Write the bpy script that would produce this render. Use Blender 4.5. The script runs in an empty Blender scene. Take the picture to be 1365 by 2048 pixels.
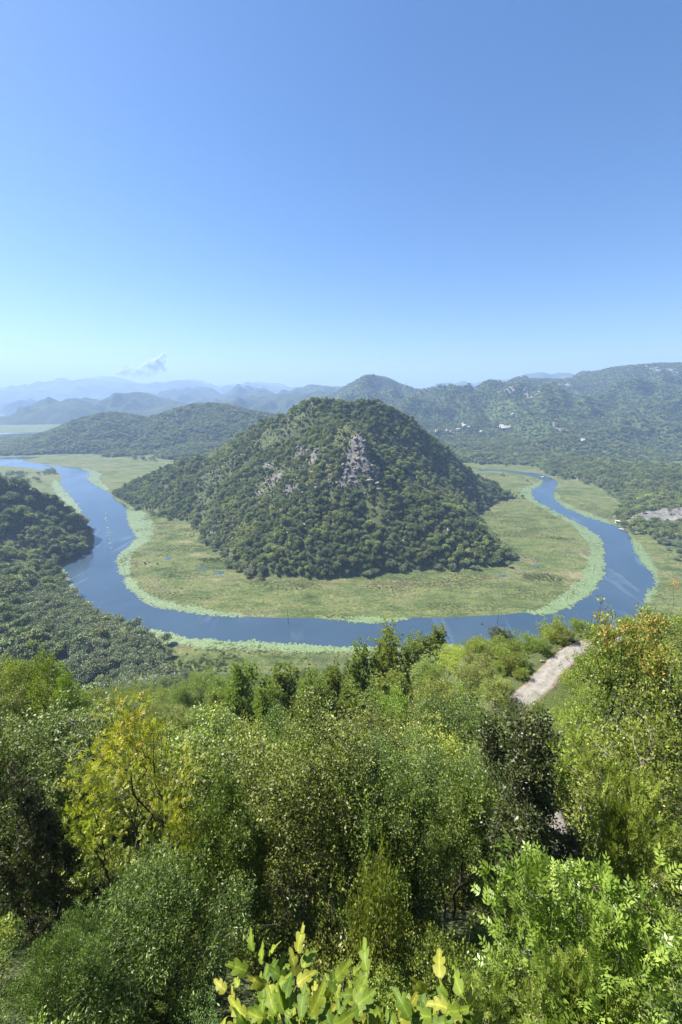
import bpy, math, random
import numpy as np
from mathutils import Vector

# ------------------------------------------------------------------ scene, camera, sky, sun, exposure
sc = bpy.context.scene
col = sc.collection
EYE = 200.0                     # the viewpoint stands about 200 m above the river
PITCH = math.atan(236.0 / 769.0)
FPX = 769.0                     # focal length in photograph pixels (ultra wide phone lens)
cam_d = bpy.data.cameras.new('camera')
cam = bpy.data.objects.new('camera', cam_d)
col.objects.link(cam)
cam.location = (0, 0, EYE)
cam.rotation_euler = (math.pi / 2 - PITCH, 0, 0)
cam_d.sensor_fit = 'VERTICAL'
cam_d.sensor_height = 24.0
cam_d.lens = 24.0 * FPX / 2048.0
cam_d.clip_start = 0.05
cam_d.clip_end = 200000.0
sc.camera = cam

SUN_AZ = math.radians(-72)      # to the side of the view, negative = towards the lake
SUN_EL = math.radians(52)
world = bpy.data.worlds.new('World')
sc.world = world
world.use_nodes = True
wn = world.node_tree.nodes
wl = world.node_tree.links
bg = wn['Background']
sky = wn.new('ShaderNodeTexSky')
sky.sky_type = 'NISHITA'
sky.sun_disc = False
sky.sun_elevation = SUN_EL
sky.sun_rotation = SUN_AZ
sky.altitude = 200
sky.air_density = 1.0
sky.dust_density = 0.7
sky.ozone_density = 4.5
sky_hs = wn.new('ShaderNodeHueSaturation')      # a clear, deep blue summer sky
sky_hs.inputs['Saturation'].default_value = 1.2
sky_hs.inputs['Hue'].default_value = 0.504
wl.new(sky.outputs[0], sky_hs.inputs['Color'])
wl.new(sky_hs.outputs[0], bg.inputs[0])
bg.inputs[1].default_value = 0.050

sun_d = bpy.data.lights.new('sun', 'SUN')
sun_d.energy = 5.0
sun_d.angle = math.radians(0.55)
sun_d.color = (1.0, 0.95, 0.86)
sun = bpy.data.objects.new('sun', sun_d)
col.objects.link(sun)
sdir = Vector((math.sin(SUN_AZ) * math.cos(SUN_EL), math.cos(SUN_AZ) * math.cos(SUN_EL), math.sin(SUN_EL)))
sun.rotation_euler = sdir.to_track_quat('Z', 'Y').to_euler()
sun.location = (0, 0, 400)

sc.view_settings.view_transform = 'Standard'
sc.view_settings.look = 'None'
sc.view_settings.exposure = 1.84
sc.view_settings.gamma = 1.0
sc.render.engine = 'CYCLES'
cy = sc.cycles
cy.use_denoising = True
cy.max_bounces = 6
cy.diffuse_bounces = 2
cy.glossy_bounces = 2
cy.transmission_bounces = 3
cy.transparent_max_bounces = 6
cy.volume_bounces = 1
cy.caustics_reflective = False
cy.caustics_refractive = False
cy.sample_clamp_indirect = 6.0

# ------------------------------------------------------------------ small helpers
R0 = np.random.default_rng(11)
random.seed(5)
ST, CT = math.sin(PITCH), math.cos(PITCH)


def ray(x, y):
    """direction of the sight line through a point of the photograph (world axes)"""
    dx = (x - 682.5) / FPX
    e = (y - 1024.0) / FPX
    return dx, CT - e * ST, -ST - e * CT


def at_z(x, y, z=0.0):
    d = ray(x, y)
    t = (z - EYE) / d[2]
    return np.array((d[0] * t, d[1] * t, z))


def at_y(x, y, Y):
    d = ray(x, y)
    t = Y / d[1]
    return np.array((d[0] * t, Y, EYE + d[2] * t))


def hash2(ix, iy, s):
    h = (ix.astype(np.int64) * 374761393 + iy.astype(np.int64) * 668265263 + s * 1442695041) & 0xffffffff
    h = ((h ^ (h >> 13)) * 1274126177) & 0xffffffff
    h = h ^ (h >> 16)
    return (h & 0xffffff) / float(0xffffff)


def vnoise(x, y, s=0):
    ix, iy = np.floor(x), np.floor(y)
    fx, fy = x - ix, y - iy
    fx = fx * fx * (3 - 2 * fx)
    fy = fy * fy * (3 - 2 * fy)
    a = hash2(ix, iy, s)
    b = hash2(ix + 1, iy, s)
    c = hash2(ix, iy + 1, s)
    d = hash2(ix + 1, iy + 1, s)
    return (a * (1 - fx) + b * fx) * (1 - fy) + (c * (1 - fx) + d * fx) * fy - 0.5


def fbm(x, y, s=0, o=4):
    r = 0
    a = 1.0
    for k in range(o):
        r = r + a * vnoise(x, y, s + k * 17)
        x, y, a = x * 2.03 + 7.1, y * 2.03 - 3.7, a * 0.5
    return r


def ridged(x, y, s=0, o=4):
    r = 0
    a = 1.0
    for k in range(o):
        r = r + a * (0.5 - 2 * np.abs(vnoise(x, y, s + k * 13)))
        x, y, a = x * 2.1 + 3.3, y * 2.1 - 9.7, a * 0.5
    return r


def smooth(e0, e1, v):
    t = np.clip((v - e0) / (e1 - e0), 0, 1)
    return t * t * (3 - 2 * t)


def sdist(P, x, y):
    """signed distance to a closed polygon, positive inside"""
    P = np.asarray(P, float)[:, :2]
    d = np.full(x.shape, 1e18)
    ins = np.zeros(x.shape, bool)
    n = len(P)
    for i in range(n):
        ax, ay = P[i]
        bx, by = P[(i + 1) % n]
        ex, ey = bx - ax, by - ay
        t = np.clip(((x - ax) * ex + (y - ay) * ey) / (ex * ex + ey * ey + 1e-12), 0, 1)
        d = np.minimum(d, (x - ax - t * ex) ** 2 + (y - ay - t * ey) ** 2)
        if ay != by:
            c = ((ay > y) != (by > y)) & (x < (bx - ax) * (y - ay) / (by - ay) + ax)
            ins ^= c
    d = np.sqrt(d)
    return np.where(ins, d, -d)


def polydist(L, x, y):
    """distance to an open polyline and blended height of the polyline nearby"""
    L = np.asarray(L, float)
    d = np.full(x.shape, 1e18)
    for a, b in zip(L[:-1], L[1:]):
        ex, ey = b[0] - a[0], b[1] - a[1]
        t = np.clip(((x - a[0]) * ex + (y - a[1]) * ey) / (ex * ex + ey * ey + 1e-12), 0, 1)
        d = np.minimum(d, (x - a[0] - t * ex) ** 2 + (y - a[1] - t * ey) ** 2)
    return np.sqrt(d)


def catmull(P, n=6, closed=False):
    P = np.asarray(P, float)
    N = len(P)
    out = []
    rng = range(N if closed else N - 1)
    for i in rng:
        if closed:
            p0, p1, p2, p3 = P[i - 1], P[i], P[(i + 1) % N], P[(i + 2) % N]
        else:
            p0, p1, p2, p3 = P[max(i - 1, 0)], P[i], P[i + 1], P[min(i + 2, N - 1)]
        for k in range(n):
            t = k / n
            out.append(0.5 * (2 * p1 + (p2 - p0) * t + (2 * p0 - 5 * p1 + 4 * p2 - p3) * t * t + (3 * p1 - p0 - 3 * p2 + p3) * t ** 3))
    if not closed:
        out.append(P[-1])
    return np.array(out)


def mesh_np(name, V, F, mat=None, smooth_=False, face_attr=None, vert_attr=None, midx=None):
    """V (n,3); F (m,k) all faces with the same number of corners, or a list of such arrays"""
    me = bpy.data.meshes.new(name)
    V = np.asarray(V, np.float32)
    Fs = F if isinstance(F, list) else [F]
    Fs = [np.asarray(f, np.int32) for f in Fs if len(f)]
    me.vertices.add(len(V))
    me.vertices.foreach_set('co', V.ravel())
    if Fs:
        nl = sum(f.size for f in Fs)
        nf = sum(len(f) for f in Fs)
        me.loops.add(nl)
        me.loops.foreach_set('vertex_index', np.concatenate([f.ravel() for f in Fs]))
        me.polygons.add(nf)
        tot = np.concatenate([np.full(len(f), f.shape[1], np.int32) for f in Fs])
        me.polygons.foreach_set('loop_start', np.concatenate(([0], np.cumsum(tot)[:-1])).astype(np.int32))
        me.polygons.foreach_set('loop_total', tot)
        if smooth_:
            me.polygons.foreach_set('use_smooth', np.ones(nf, bool))
        if midx is not None:
            me.polygons.foreach_set('material_index', np.asarray(midx, np.int32))
    for nm, a in (face_attr or {}).items():
        at = me.attributes.new(nm, 'FLOAT', 'FACE')
        at.data.foreach_set('value', np.asarray(a, np.float32))
    for nm, a in (vert_attr or {}).items():
        at = me.attributes.new(nm, 'FLOAT', 'POINT')
        at.data.foreach_set('value', np.asarray(a, np.float32))
    for m in (mat if isinstance(mat, (list, tuple)) else [mat]):
        if m is not None:
            me.materials.append(m)
    me.update(calc_edges=True)
    return me


def link(name, me, parent=None, loc=(0, 0, 0), rz=0.0, scale=1.0, label=None, cat=None, group=None, kind=None):
    o = bpy.data.objects.new(name, me)
    col.objects.link(o)
    o.location = loc
    o.rotation_euler = (0, 0, rz)
    o.scale = (scale, scale, scale) if np.isscalar(scale) else scale
    if parent is not None:
        o.parent = parent
    if label:
        o['label'] = label
    if cat:
        o['category'] = cat
    if group:
        o['group'] = group
    if kind:
        o['kind'] = kind
    return o


# ------------------------------------------------------------------ materials
def newmat(name):
    m = bpy.data.materials.new(name)
    m.use_nodes = True
    nt = m.node_tree
    return m, nt, nt.nodes, nt.links, nt.nodes['Principled BSDF']


def ramp(nt, stops, fac=None):
    r = nt.nodes.new('ShaderNodeValToRGB')
    e = r.color_ramp.elements
    while len(e) < len(stops):
        e.new(0.5)
    for k, (p, c) in enumerate(stops):
        e[k].position = p
        e[k].color = (c[0], c[1], c[2], 1)
    if fac is not None:
        nt.links.new(fac, r.inputs[0])
    return r


def math_node(nt, op, a, b=None, clamp=False):
    n = nt.nodes.new('ShaderNodeMath')
    n.operation = op
    n.use_clamp = clamp
    for i, v in enumerate((a, b)):
        if v is None:
            continue
        if isinstance(v, (int, float)):
            n.inputs[i].default_value = v
        else:
            nt.links.new(v, n.inputs[i])
    return n.outputs[0]


def mixrgb(nt, fac, a, b, mode='MIX'):
    n = nt.nodes.new('ShaderNodeMix')
    n.data_type = 'RGBA'
    n.blend_type = mode
    for sock, v in ((n.inputs[0], fac), (n.inputs[6], a), (n.inputs[7], b)):
        if isinstance(v, (int, float)):
            sock.default_value = v
        elif isinstance(v, tuple):
            sock.default_value = (v[0], v[1], v[2], 1)
        else:
            nt.links.new(v, sock)
    return n.outputs[2]


def noise_tex(nt, scale, detail=4, rough=0.55, vec=None, dist=0.0):
    n = nt.nodes.new('ShaderNodeTexNoise')
    n.inputs['Scale'].default_value = scale
    n.inputs['Detail'].default_value = detail
    n.inputs['Roughness'].default_value = rough
    n.inputs['Distortion'].default_value = dist
    if vec is not None:
        nt.links.new(vec, n.inputs['Vector'])
    return n.outputs[0]


def pos(nt):
    return nt.nodes.new('ShaderNodeNewGeometry').outputs['Position']


def attr(nt, name):
    a = nt.nodes.new('ShaderNodeAttribute')
    a.attribute_name = name
    return a.outputs['Fac']


def leaf_mat(name, stops, rough=0.5, transl=0.35, tcol=(1.0, 1.15, 0.45), vary=0.35, spec=0.5, patch=0.0):
    """leaf colour from the leaf's own number, a little different from tree to tree; light shines through"""
    m, nt, N, L, P = newmat(name)
    r = ramp(nt, stops, attr(nt, 'rnd'))
    oi = N.new('ShaderNodeObjectInfo')
    v = math_node(nt, 'MULTIPLY_ADD', oi.outputs['Random'], vary)
    v.node.inputs[2].default_value = 1.1 - vary * 0.5
    hs = N.new('ShaderNodeHueSaturation')
    L.new(r.outputs[0], hs.inputs['Color'])
    L.new(v, hs.inputs['Value'])
    h = math_node(nt, 'MULTIPLY_ADD', math_node(nt, 'FRACT', math_node(nt, 'MULTIPLY', oi.outputs['Random'], 7.31)), 0.04)
    h.node.inputs[2].default_value = 0.48
    L.new(h, hs.inputs['Hue'])
    c = hs.outputs[0]
    if patch:       # stands of different species: broad patches of paler and darker wood
        pt = ramp(nt, [(0.34, (1 - patch, 1 - 0.85 * patch, 1 - 0.7 * patch)), (0.50, (1.0, 1.0, 1.0)), (0.66, (1 + patch, 1 + 0.8 * patch, 1 + 0.7 * patch))], noise_tex(nt, 0.035, 5, 0.6, pos(nt)))
        c = mixrgb(nt, 1.0, c, pt.outputs[0], 'MULTIPLY')
    L.new(c, P.inputs['Base Color'])
    P.inputs['Roughness'].default_value = rough
    P.inputs['Specular IOR Level'].default_value = spec
    T = N.new('ShaderNodeBsdfTranslucent')
    tc = mixrgb(nt, 1.0, c, tcol, 'MULTIPLY')
    L.new(tc, T.inputs[0])
    mx = N.new('ShaderNodeMixShader')
    mx.inputs[0].default_value = transl
    L.new(P.outputs[0], mx.inputs[1])
    L.new(T.outputs[0], mx.inputs[2])
    L.new(mx.outputs[0], N['Material Output'].inputs[0])
    return m


def plain_mat(name, c0, c1, scale, rough=0.9, bump=0.0, detail=5):
    m, nt, N, L, P = newmat(name)
    n = noise_tex(nt, scale, detail, 0.6, pos(nt))
    r = ramp(nt, [(0.32, c0), (0.68, c1)], n)
    L.new(r.outputs[0], P.inputs['Base Color'])
    P.inputs['Roughness'].default_value = rough
    P.inputs['Specular IOR Level'].default_value = 0.2
    if bump:
        b = N.new('ShaderNodeBump')
        b.inputs['Strength'].default_value = 1.0
        b.inputs['Distance'].default_value = bump
        n2 = noise_tex(nt, scale * 2.5, 5, 0.65, pos(nt))
        L.new(n2, b.inputs['Height'])
        L.new(b.outputs[0], P.inputs['Normal'])
    return m


# water: clear blue-green river, faint wind ripples
def water_mat():
    m, nt, N, L, P = newmat('river_water')
    p = pos(nt)
    n1 = noise_tex(nt, 0.012, 3, 0.5, p, 0.6)
    c = ramp(nt, [(0.3, (0.024, 0.043, 0.066)), (0.7, (0.033, 0.056, 0.082))], n1).outputs[0]
    # faint pale drift lines of pollen and weed
    mp = N.new('ShaderNodeMapping')
    mp.inputs['Scale'].default_value = (1.0, 0.22, 1.0)
    mp.inputs['Rotation'].default_value = (0, 0, 0.35)
    L.new(p, mp.inputs[0])
    st = ramp(nt, [(0.57, (0, 0, 0)), (0.66, (0.55, 0.55, 0.55))], noise_tex(nt, 0.03, 5, 0.55, mp.outputs[0], 1.4)).outputs[0]
    c = mixrgb(nt, st, c, (0.066, 0.094, 0.117))
    L.new(c, P.inputs['Base Color'])
    n2 = noise_tex(nt, 0.02, 4, 0.6, p, 1.2)
    rr = ramp(nt, [(0.42, (0.05,) * 3), (0.62, (0.20,) * 3)], n2)
    L.new(rr.outputs[0], P.inputs['Roughness'])
    P.inputs['IOR'].default_value = 1.45
    P.inputs['Specular IOR Level'].default_value = 0.8
    b = N.new('ShaderNodeBump')
    b.inputs['Strength'].default_value = 0.10
    b.inputs['Distance'].default_value = 0.2
    L.new(noise_tex(nt, 0.8, 3, 0.6, p), b.inputs['Height'])
    L.new(b.outputs[0], P.inputs['Normal'])
    return m


def terrain_mat(name='hillside_ground', rock_scale=0.09):
    """forest floor, pale limestone where the rock attribute is high, marsh where the marsh attribute is high"""
    m, nt, N, L, P = newmat(name)
    p = pos(nt)
    n1 = noise_tex(nt, 0.05, 6, 0.65, p)
    soil = ramp(nt, [(0.3, (0.030, 0.042, 0.018)), (0.55, (0.065, 0.080, 0.032)), (0.75, (0.13, 0.12, 0.075))], n1).outputs[0]
    n2 = noise_tex(nt, rock_scale, 7, 0.7, p, 0.5)
    rock = ramp(nt, [(0.3, (0.055, 0.053, 0.048)), (0.5, (0.111, 0.106, 0.098)), (0.72, (0.196, 0.187, 0.174))], n2).outputs[0]
    ra = math_node(nt, 'ADD', attr(nt, 'rock'), math_node(nt, 'MULTIPLY', math_node(nt, 'SUBTRACT', noise_tex(nt, 0.16, 6, 0.7, p), 0.5), 0.9))
    rk = math_node(nt, 'MULTIPLY', math_node(nt, 'SUBTRACT', ra, 0.45), 9.0, True)
    c1 = mixrgb(nt, rk, soil, rock)
    # marsh: lily leaves and sedge in soft patches
    mp = N.new('ShaderNodeMapping')
    mp.inputs['Scale'].default_value = (1.0, 2.2, 1.0)
    L.new(p, mp.inputs[0])
    a1 = noise_tex(nt, 0.014, 5, 0.62, mp.outputs[0], 0.9)
    a2 = noise_tex(nt, 0.35, 4, 0.7, p)
    mar = ramp(nt, [(0.30, (0.029, 0.046, 0.015)), (0.42, (0.066, 0.087, 0.029)), (0.54, (0.091, 0.108, 0.040)), (0.66, (0.104, 0.101, 0.052)), (0.78, (0.128, 0.139, 0.069))], a1).outputs[0]
    mar2 = ramp(nt, [(0.30, (0.55,) * 3), (0.50, (0.95,) * 3), (0.68, (1.45,) * 3)], a2).outputs[0]
    mar = mixrgb(nt, 1.0, mar, mar2, 'MULTIPLY')
    a3 = ramp(nt, [(0.36, (0.62, 0.70, 0.62)), (0.50, (1.0, 1.0, 1.0)), (0.64, (1.22, 1.14, 1.10))], noise_tex(nt, 0.045, 5, 0.65, mp.outputs[0], 0.8)).outputs[0]
    mar = mixrgb(nt, 1.0, mar, a3, 'MULTIPLY')
    dry = attr(nt, 'dry')
    mar = mixrgb(nt, math_node(nt, 'MULTIPLY', dry, 0.75), mar, (0.19, 0.16, 0.10))
    c2 = mixrgb(nt, attr(nt, 'marsh'), c1, mar)
    L.new(c2, P.inputs['Base Color'])
    P.inputs['Roughness'].default_value = 0.95
    P.inputs['Specular IOR Level'].default_value = 0.1
    b = N.new('ShaderNodeBump')
    b.inputs['Strength'].default_value = 0.9
    b.inputs['Distance'].default_value = 1.2
    L.new(noise_tex(nt, 0.4, 5, 0.7, p), b.inputs['Height'])
    L.new(b.outputs[0], P.inputs['Normal'])
    return m


M_water = water_mat()
M_ter = terrain_mat()

# ------------------------------------------------------------------ outlines read off the photograph, laid on the river plain
def Z0(pts):
    return [tuple(at_z(x, y)[:2]) for x, y in pts]


inner_bank = [(222, 988), (236, 1003), (251, 1010), (253, 1024), (260, 1048), (274, 1079), (260, 1093), (243, 1107), (235, 1125), (239, 1143),
              (251, 1152), (253, 1167), (267, 1185), (292, 1202), (316, 1213), (352, 1220), (404, 1227), (480, 1233),
              (530, 1235), (634, 1237), (689, 1243), (743, 1244), (798, 1241), (816, 1235), (885, 1235), (1001, 1230), (1054, 1224),
              (1082, 1228), (1110, 1225), (1138, 1213), (1166, 1195), (1191, 1174), (1205, 1150), (1208, 1118), (1205, 1090),
              (1194, 1072), (1166, 1055), (1131, 1035), (1096, 1016), (1071, 1002), (1061, 988), (1064, 979), (1082, 970),
              (1084, 961), (1068, 954), (1036, 947), (1001, 942.5), (960, 941)]
outer_right = [(960, 938), (1008, 939.5), (1043, 943.5), (1075, 947), (1103, 956), (1117, 967), (1108, 983), (1110, 998), (1131, 1014),
               (1166, 1030), (1208, 1044), (1240, 1055), (1258, 1065), (1268, 1090), (1282, 1121), (1307, 1146), (1314, 1160),
               (1307, 1178), (1292, 1205), (1262, 1240), (1200, 1270), (1120, 1288), (1020, 1296), (938, 1291), (800, 1298)]
near_bank = [(690, 1298), (600, 1294), (480, 1284), (387, 1280), (345, 1269), (299, 1259), (246, 1248), (211, 1237), (183, 1234),
             (165, 1209), (148, 1181), (137, 1164), (130, 1143), (120, 1132), (134, 1128), (155, 1114), (179, 1097), (183, 1079), (172, 1055), (164, 1034),
             (155, 1013), (137, 995), (122, 970), (123, 953), (117, 945), (90, 941), (63, 937), (0, 931), (-120, 922)]
far_left = [(-120, 905), (0, 916), (53, 923), (105, 931), (158, 935.5), (183, 944), (176, 956), (186, 967), (207, 977)]
river = catmull(Z0(outer_right + near_bank + far_left + inner_bank), 4, True)
creek = catmull(Z0([(283, 1084), (300, 1094), (325, 1108), (345, 1120), (365, 1130), (395, 1138), (430, 1143), (462, 1153)]), 4)
creek2 = catmull(Z0([(1178, 1094), (1150, 1106), (1120, 1117), (1090, 1127), (1060, 1132), (1030, 1142), (985, 1155)]), 4)
pools = [(405, 1136, 22, 5), (440, 1146, 24, 3), (1070, 1132, 20, 3), (1005, 1152, 22, 3), (335, 1118, 10, 3), (322, 1150, 10, 3)]

hill_foot = np.array(Z0([(222, 990), (255, 1009), (300, 1020), (350, 1040), (390, 1052), (408, 1078), (440, 1100), (470, 1132), (520, 1150), (570, 1157), (640, 1159),
                         (730, 1152), (785, 1143), (900, 1138), (1010, 1132), (1022, 1122), (1005, 1098), (968, 1062), (957, 1030),
                         (985, 1006), (1030, 995)]) + [(300, 900), (120, 990), (-200, 1010), (-420, 930)])
hill_ridge = [(-455, 772, 6), (-392, 796, 32), (-300, 790, 70), (-232, 778, 98), (-131, 735, 150), (-80, 706, 173), (-45, 690, 180), (0, 682, 180), (58, 684, 179), (105, 700, 157),
              (163, 722, 119), (215, 742, 80), (266, 762, 44), (325, 765, 15)]
hill_nose = [(0, 682, 186), (-10, 640, 166), (-6, 600, 150), (10, 565, 143), (28, 535, 138), (34, 510, 108), (36, 485, 74), (36, 440, 33)]
left_foot = np.array(Z0([(330, 1420), (318, 1330), (290, 1280), (215, 1246), (150, 1200), (128, 1155), (116, 1133), (134, 1128), (157, 1113), (181, 1096), (185, 1079)])
                     + [(-385, 560), (-440, 600), (-520, 640), (-700, 700), (-1000, 700), (-1000, 100), (-420, 40), (-300, 100), (-200, 160)])
left_ridge = [(-352, 500, 14), (-372, 514, 36), (-395, 516, 56), (-420, 512, 74), (-450, 500, 88), (-520, 460, 118), (-700, 380, 165), (-1000, 330, 190)]
right_foot = np.array(Z0([(1085, 944), (1138, 957), (1187, 969), (1237, 990), (1250, 1002), (1224, 1030), (1236, 1044), (1244, 1056), (1262, 1062), (1300, 1072), (1365, 1092)])
                      + [(640, 440), (900, 380), (1200, 400), (1200, 900), (1000, 1100), (760, 1085), (700, 1130), (610, 1130), (560, 1110)])
right_ridge = [(600, 1080, 12), (632, 1066, 34), (680, 985, 30), (730, 880, 34), (740, 780, 44), (800, 700, 60), (1000, 650, 110)]


def ridge_height(foot, ridges, x, y, power=1.0, q=3.0):
    db = sdist(foot, x, y)
    best = None
    den = 0
    num = 0
    dr = np.full(x.shape, 1e9)
    for r in ridges:
        rp = catmull(r, 5)
        dr = np.minimum(dr, polydist(rp, x, y))
        for p in rp:
            w = 1.0 / (((x - p[0]) ** 2 + (y - p[1]) ** 2) ** (q / 2) + 30.0)
            num = num + w * p[2]
            den = den + w
    zr = num / den
    f = np.clip(db, 0, None) / (np.clip(db, 0, None) + dr + 1e-6)
    return np.where(db > 0, zr * f ** power, 0), db


def near_profile(x, y):
    ys = np.array([-60, -3, 0.55, 1.0, 3, 5, 8, 12, 20, 29, 35, 40, 47, 60, 100, 160, 235, 262, 300])
    zs = np.array([214, 198.4, 198.4, 193.2, 190.2, 187.0, 183.2, 180.6, 178.0, 175.2, 174.0, 169.5, 161.0, 147, 106, 56, 4, 0, -3])
    zs2 = np.array([214, 198.4, 198.4, 193.2, 190.2, 187.0, 183.2, 179.4, 170.5, 162.5, 157.5, 153.5, 146.5, 133, 97, 52, 4, 0, -3])
    yy = np.clip(y, -60, 300)
    w = np.maximum(smooth(4, 15, x), 0.7 * smooth(10, 34, -x))
    z = np.interp(yy, ys, zs) * w + np.interp(yy, ys, zs2) * (1 - w)
    return z


# the road bench below the viewpoint
road_line = catmull([(13.2, 24.8, 175.0), (17.5, 28.2, 175.0), (22.5, 32.4, 175.0), (27.5, 34.6, 175.0), (34, 34.8, 174.6), (45, 33, 173), (60, 30, 171), (74, 27, 169)], 6)


def terrain(x, y):
    """height of the land, with the masks used by its material"""
    sdr = sdist(river, x, y)
    n = fbm(x * 0.03, y * 0.03, 3, 3)
    marsh_z = np.clip(-sdr * 0.10 + n * 0.05, -2.0, 0.14) + np.where(sdr < -6, 0.08 * fbm(x * 0.15, y * 0.15, 9, 2), 0)
    for c, w in ((creek, 0.8), (creek2, 0.7)):
        d = polydist(np.c_[c, np.zeros(len(c))], x, y)
        marsh_z = np.minimum(marsh_z, (d - w) * 0.12)
    for px, py, a, b in pools:
        q = at_z(px, py)
        ra = a * math.hypot(q[0], q[1]) / FPX * 0.5
        rb = ra * 0.55
        e = np.sqrt(((x - q[0]) / ra) ** 2 + ((y - q[1]) / rb) ** 2) + 0.7 * fbm(x * 0.12, y * 0.12, 31, 3)
        marsh_z = np.minimum(marsh_z, (e - 0.85) * 0.25)
    z = marsh_z
    rock = np.zeros(x.shape)
    # central hill
    h, db = ridge_height(hill_foot, [hill_ridge, hill_nose], x, y, 0.92)
    hn = h + smooth(0, 50, db) * (15 * ridged(x * 0.011, y * 0.011, 5, 4) + 3.5 * ridged(x * 0.05, y * 0.05, 8, 3))
    hn = np.where(db > 0, hn, -1)
    z = np.maximum(z, hn)
    # left wooded spur
    h2, db2 = ridge_height(left_foot, [left_ridge], x, y, 0.85)
    hn2 = np.where(db2 > 0, h2 + smooth(0, 50, db2) * 6 * ridged(x * 0.014, y * 0.014, 15, 4), -1)
    z = np.maximum(z, hn2)
    # low wooded hill across the river
    h3, db3 = ridge_height(right_foot, [right_ridge], x, y, 0.8)
    hn3 = np.where(db3 > 0, h3 + smooth(0, 40, db3) * 6 * ridged(x * 0.016, y * 0.016, 25, 4), -1)
    z = np.maximum(z, hn3)
    # the slope below the viewpoint
    zp = near_profile(x, y)
    zp = zp - smooth(18, 60, x) * 6 * smooth(8, 30, y) - smooth(15, 60, -x) * 6 * smooth(14, 35, y)
    side = smooth(60, 330, np.abs(x + 20))
    zp = zp - side * 40 * smooth(40, 230, y) - 30 * smooth(200, 420, np.abs(x))
    zp = zp + smooth(1.5, 30, y) * 2.0 * fbm(x * 0.05, y * 0.05, 40, 4) * (y < 260)
    if np.any(y < 60):
        rd = polydist(road_line, x, y)
        rz = np.interp(x, road_line[:, 0], road_line[:, 2])
        w = 1 - smooth(1.7, 4.2, rd)
        zp = np.where(y > 5, zp * (1 - w) + rz * w, zp)
    z = np.maximum(z, zp)
    marsh = 1 - smooth(0.25, 0.6, z)
    return z, marsh, db, db2, db3, sdr, zp


def rock_mask(x, y, z, db, db2, db3):
    r = np.zeros(x.shape)
    # bare crag on the nose of the central hill, and pale ribs on its lake-side flank
    d = np.sqrt(((x - 26) / 34) ** 2 + ((y - 522) / 40) ** 2) + 0.7 * fbm(x * 0.05, y * 0.05, 66, 3)
    r = np.maximum(r, 0.85 * (1 - smooth(0.3, 1.15, d)))
    for cx, cy, a in ((-62, 575, 26), (-40, 548, 22), (-95, 560, 22), (-70, 520, 18), (-20, 605, 14), (-110, 600, 22), (-120, 545, 14)):
        d = np.hypot(x - cx, y - cy) / a
        r = np.maximum(r, 0.62 * (1 - smooth(0.3, 1.2, d)))
    r = np.where(db > 0, np.maximum(r, 0.20 + 0.30 * ridged(x * 0.02, y * 0.02, 71, 3)), r)
    # limestone pavement across the river
    d = np.sqrt(((x - 530) / 75) ** 2 + ((y - 588) / 32) ** 2)
    r = np.maximum(r, 1.1 * (1 - smooth(0.7, 1.15, d)) * (db3 > 3))
    r = np.where(db3 > 0, np.maximum(r, 0.25 + 0.4 * ridged(x * 0.02, y * 0.02, 77, 3)), r)
    return np.clip(r, 0, 1.2)


def grid_mesh(name, x0, x1, y0, y1, step, mat, keep=None, dz=0.0):
    xs = np.arange(x0, x1 + step * 0.5, step)
    ys = np.arange(y0, y1 + step * 0.5, step)
    X, Y = np.meshgrid(xs, ys)
    x, y = X.ravel(), Y.ravel()
    z, marsh, db, db2, db3, sdr, zp = terrain(x, y)
    rk = rock_mask(x, y, z, db, db2, db3)
    rk = np.where(zp > 0.5, 0.12 + 0.3 * fbm(x * 0.3, y * 0.3, 55, 3), rk)
    big = rk > 0.6
    z = z + np.where(big, smooth(0.6, 1.1, rk) * 2.5 * ridged(x * 0.06, y * 0.06, 61, 4), 0)
    dry = np.zeros(x.shape)
    for px, py, a, b in dry_spots:
        q = at_z(px, py)
        s = math.hypot(q[0], q[1]) / FPX
        e = np.sqrt(((x - q[0]) / (a * s)) ** 2 + ((y - q[1]) / (b * s * 2.2)) ** 2) + 0.9 * fbm(x * 0.07, y * 0.07, 91, 4)
        dry = np.maximum(dry, 0.75 * (1 - smooth(0.6, 1.1, e)))
    V = np.c_[x, y, z + dz]
    nx, ny = len(xs), len(ys)
    I = np.arange(nx * ny).reshape(ny, nx)
    F = np.stack([I[:-1, :-1], I[:-1, 1:], I[1:, 1:], I[1:, :-1]], -1).reshape(-1, 4)
    if keep is not None:
        c = V[F].mean(1)
        F = F[keep(c)]
    me = mesh_np(name, V, F, mat, True, vert_attr={'rock': rk, 'marsh': marsh, 'dry': dry})
    return link(name, me, kind='structure')


dry_spots = [(1165, 1150, 26, 12), (1150, 1172, 18, 8), (1180, 1120, 8, 16), (395, 1108, 22, 4), (372, 1083, 18, 4), (1060, 1120, 18, 8), (425, 1160, 25, 3)]

grid_mesh('terrain', -1000, 1200, 96, 1400, 4.0, M_ter, keep=lambda c: ~((np.abs(c[:, 0]) < 150) & (c[:, 1] < 100)) & (c[:, 2] > -1.8))
grid_mesh('hillside', -152, 152, -60, 102, 1.0, M_ter)

# river and lake: one sheet of water to the horizon
wv = np.array([(-15000, -250, 0), (15000, -250, 0), (15000, 12200, 0), (-15000, 12200, 0)])
link('water', mesh_np('water', wv, np.array([[0, 1, 2, 3]]), M_water), kind='structure')

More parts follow.
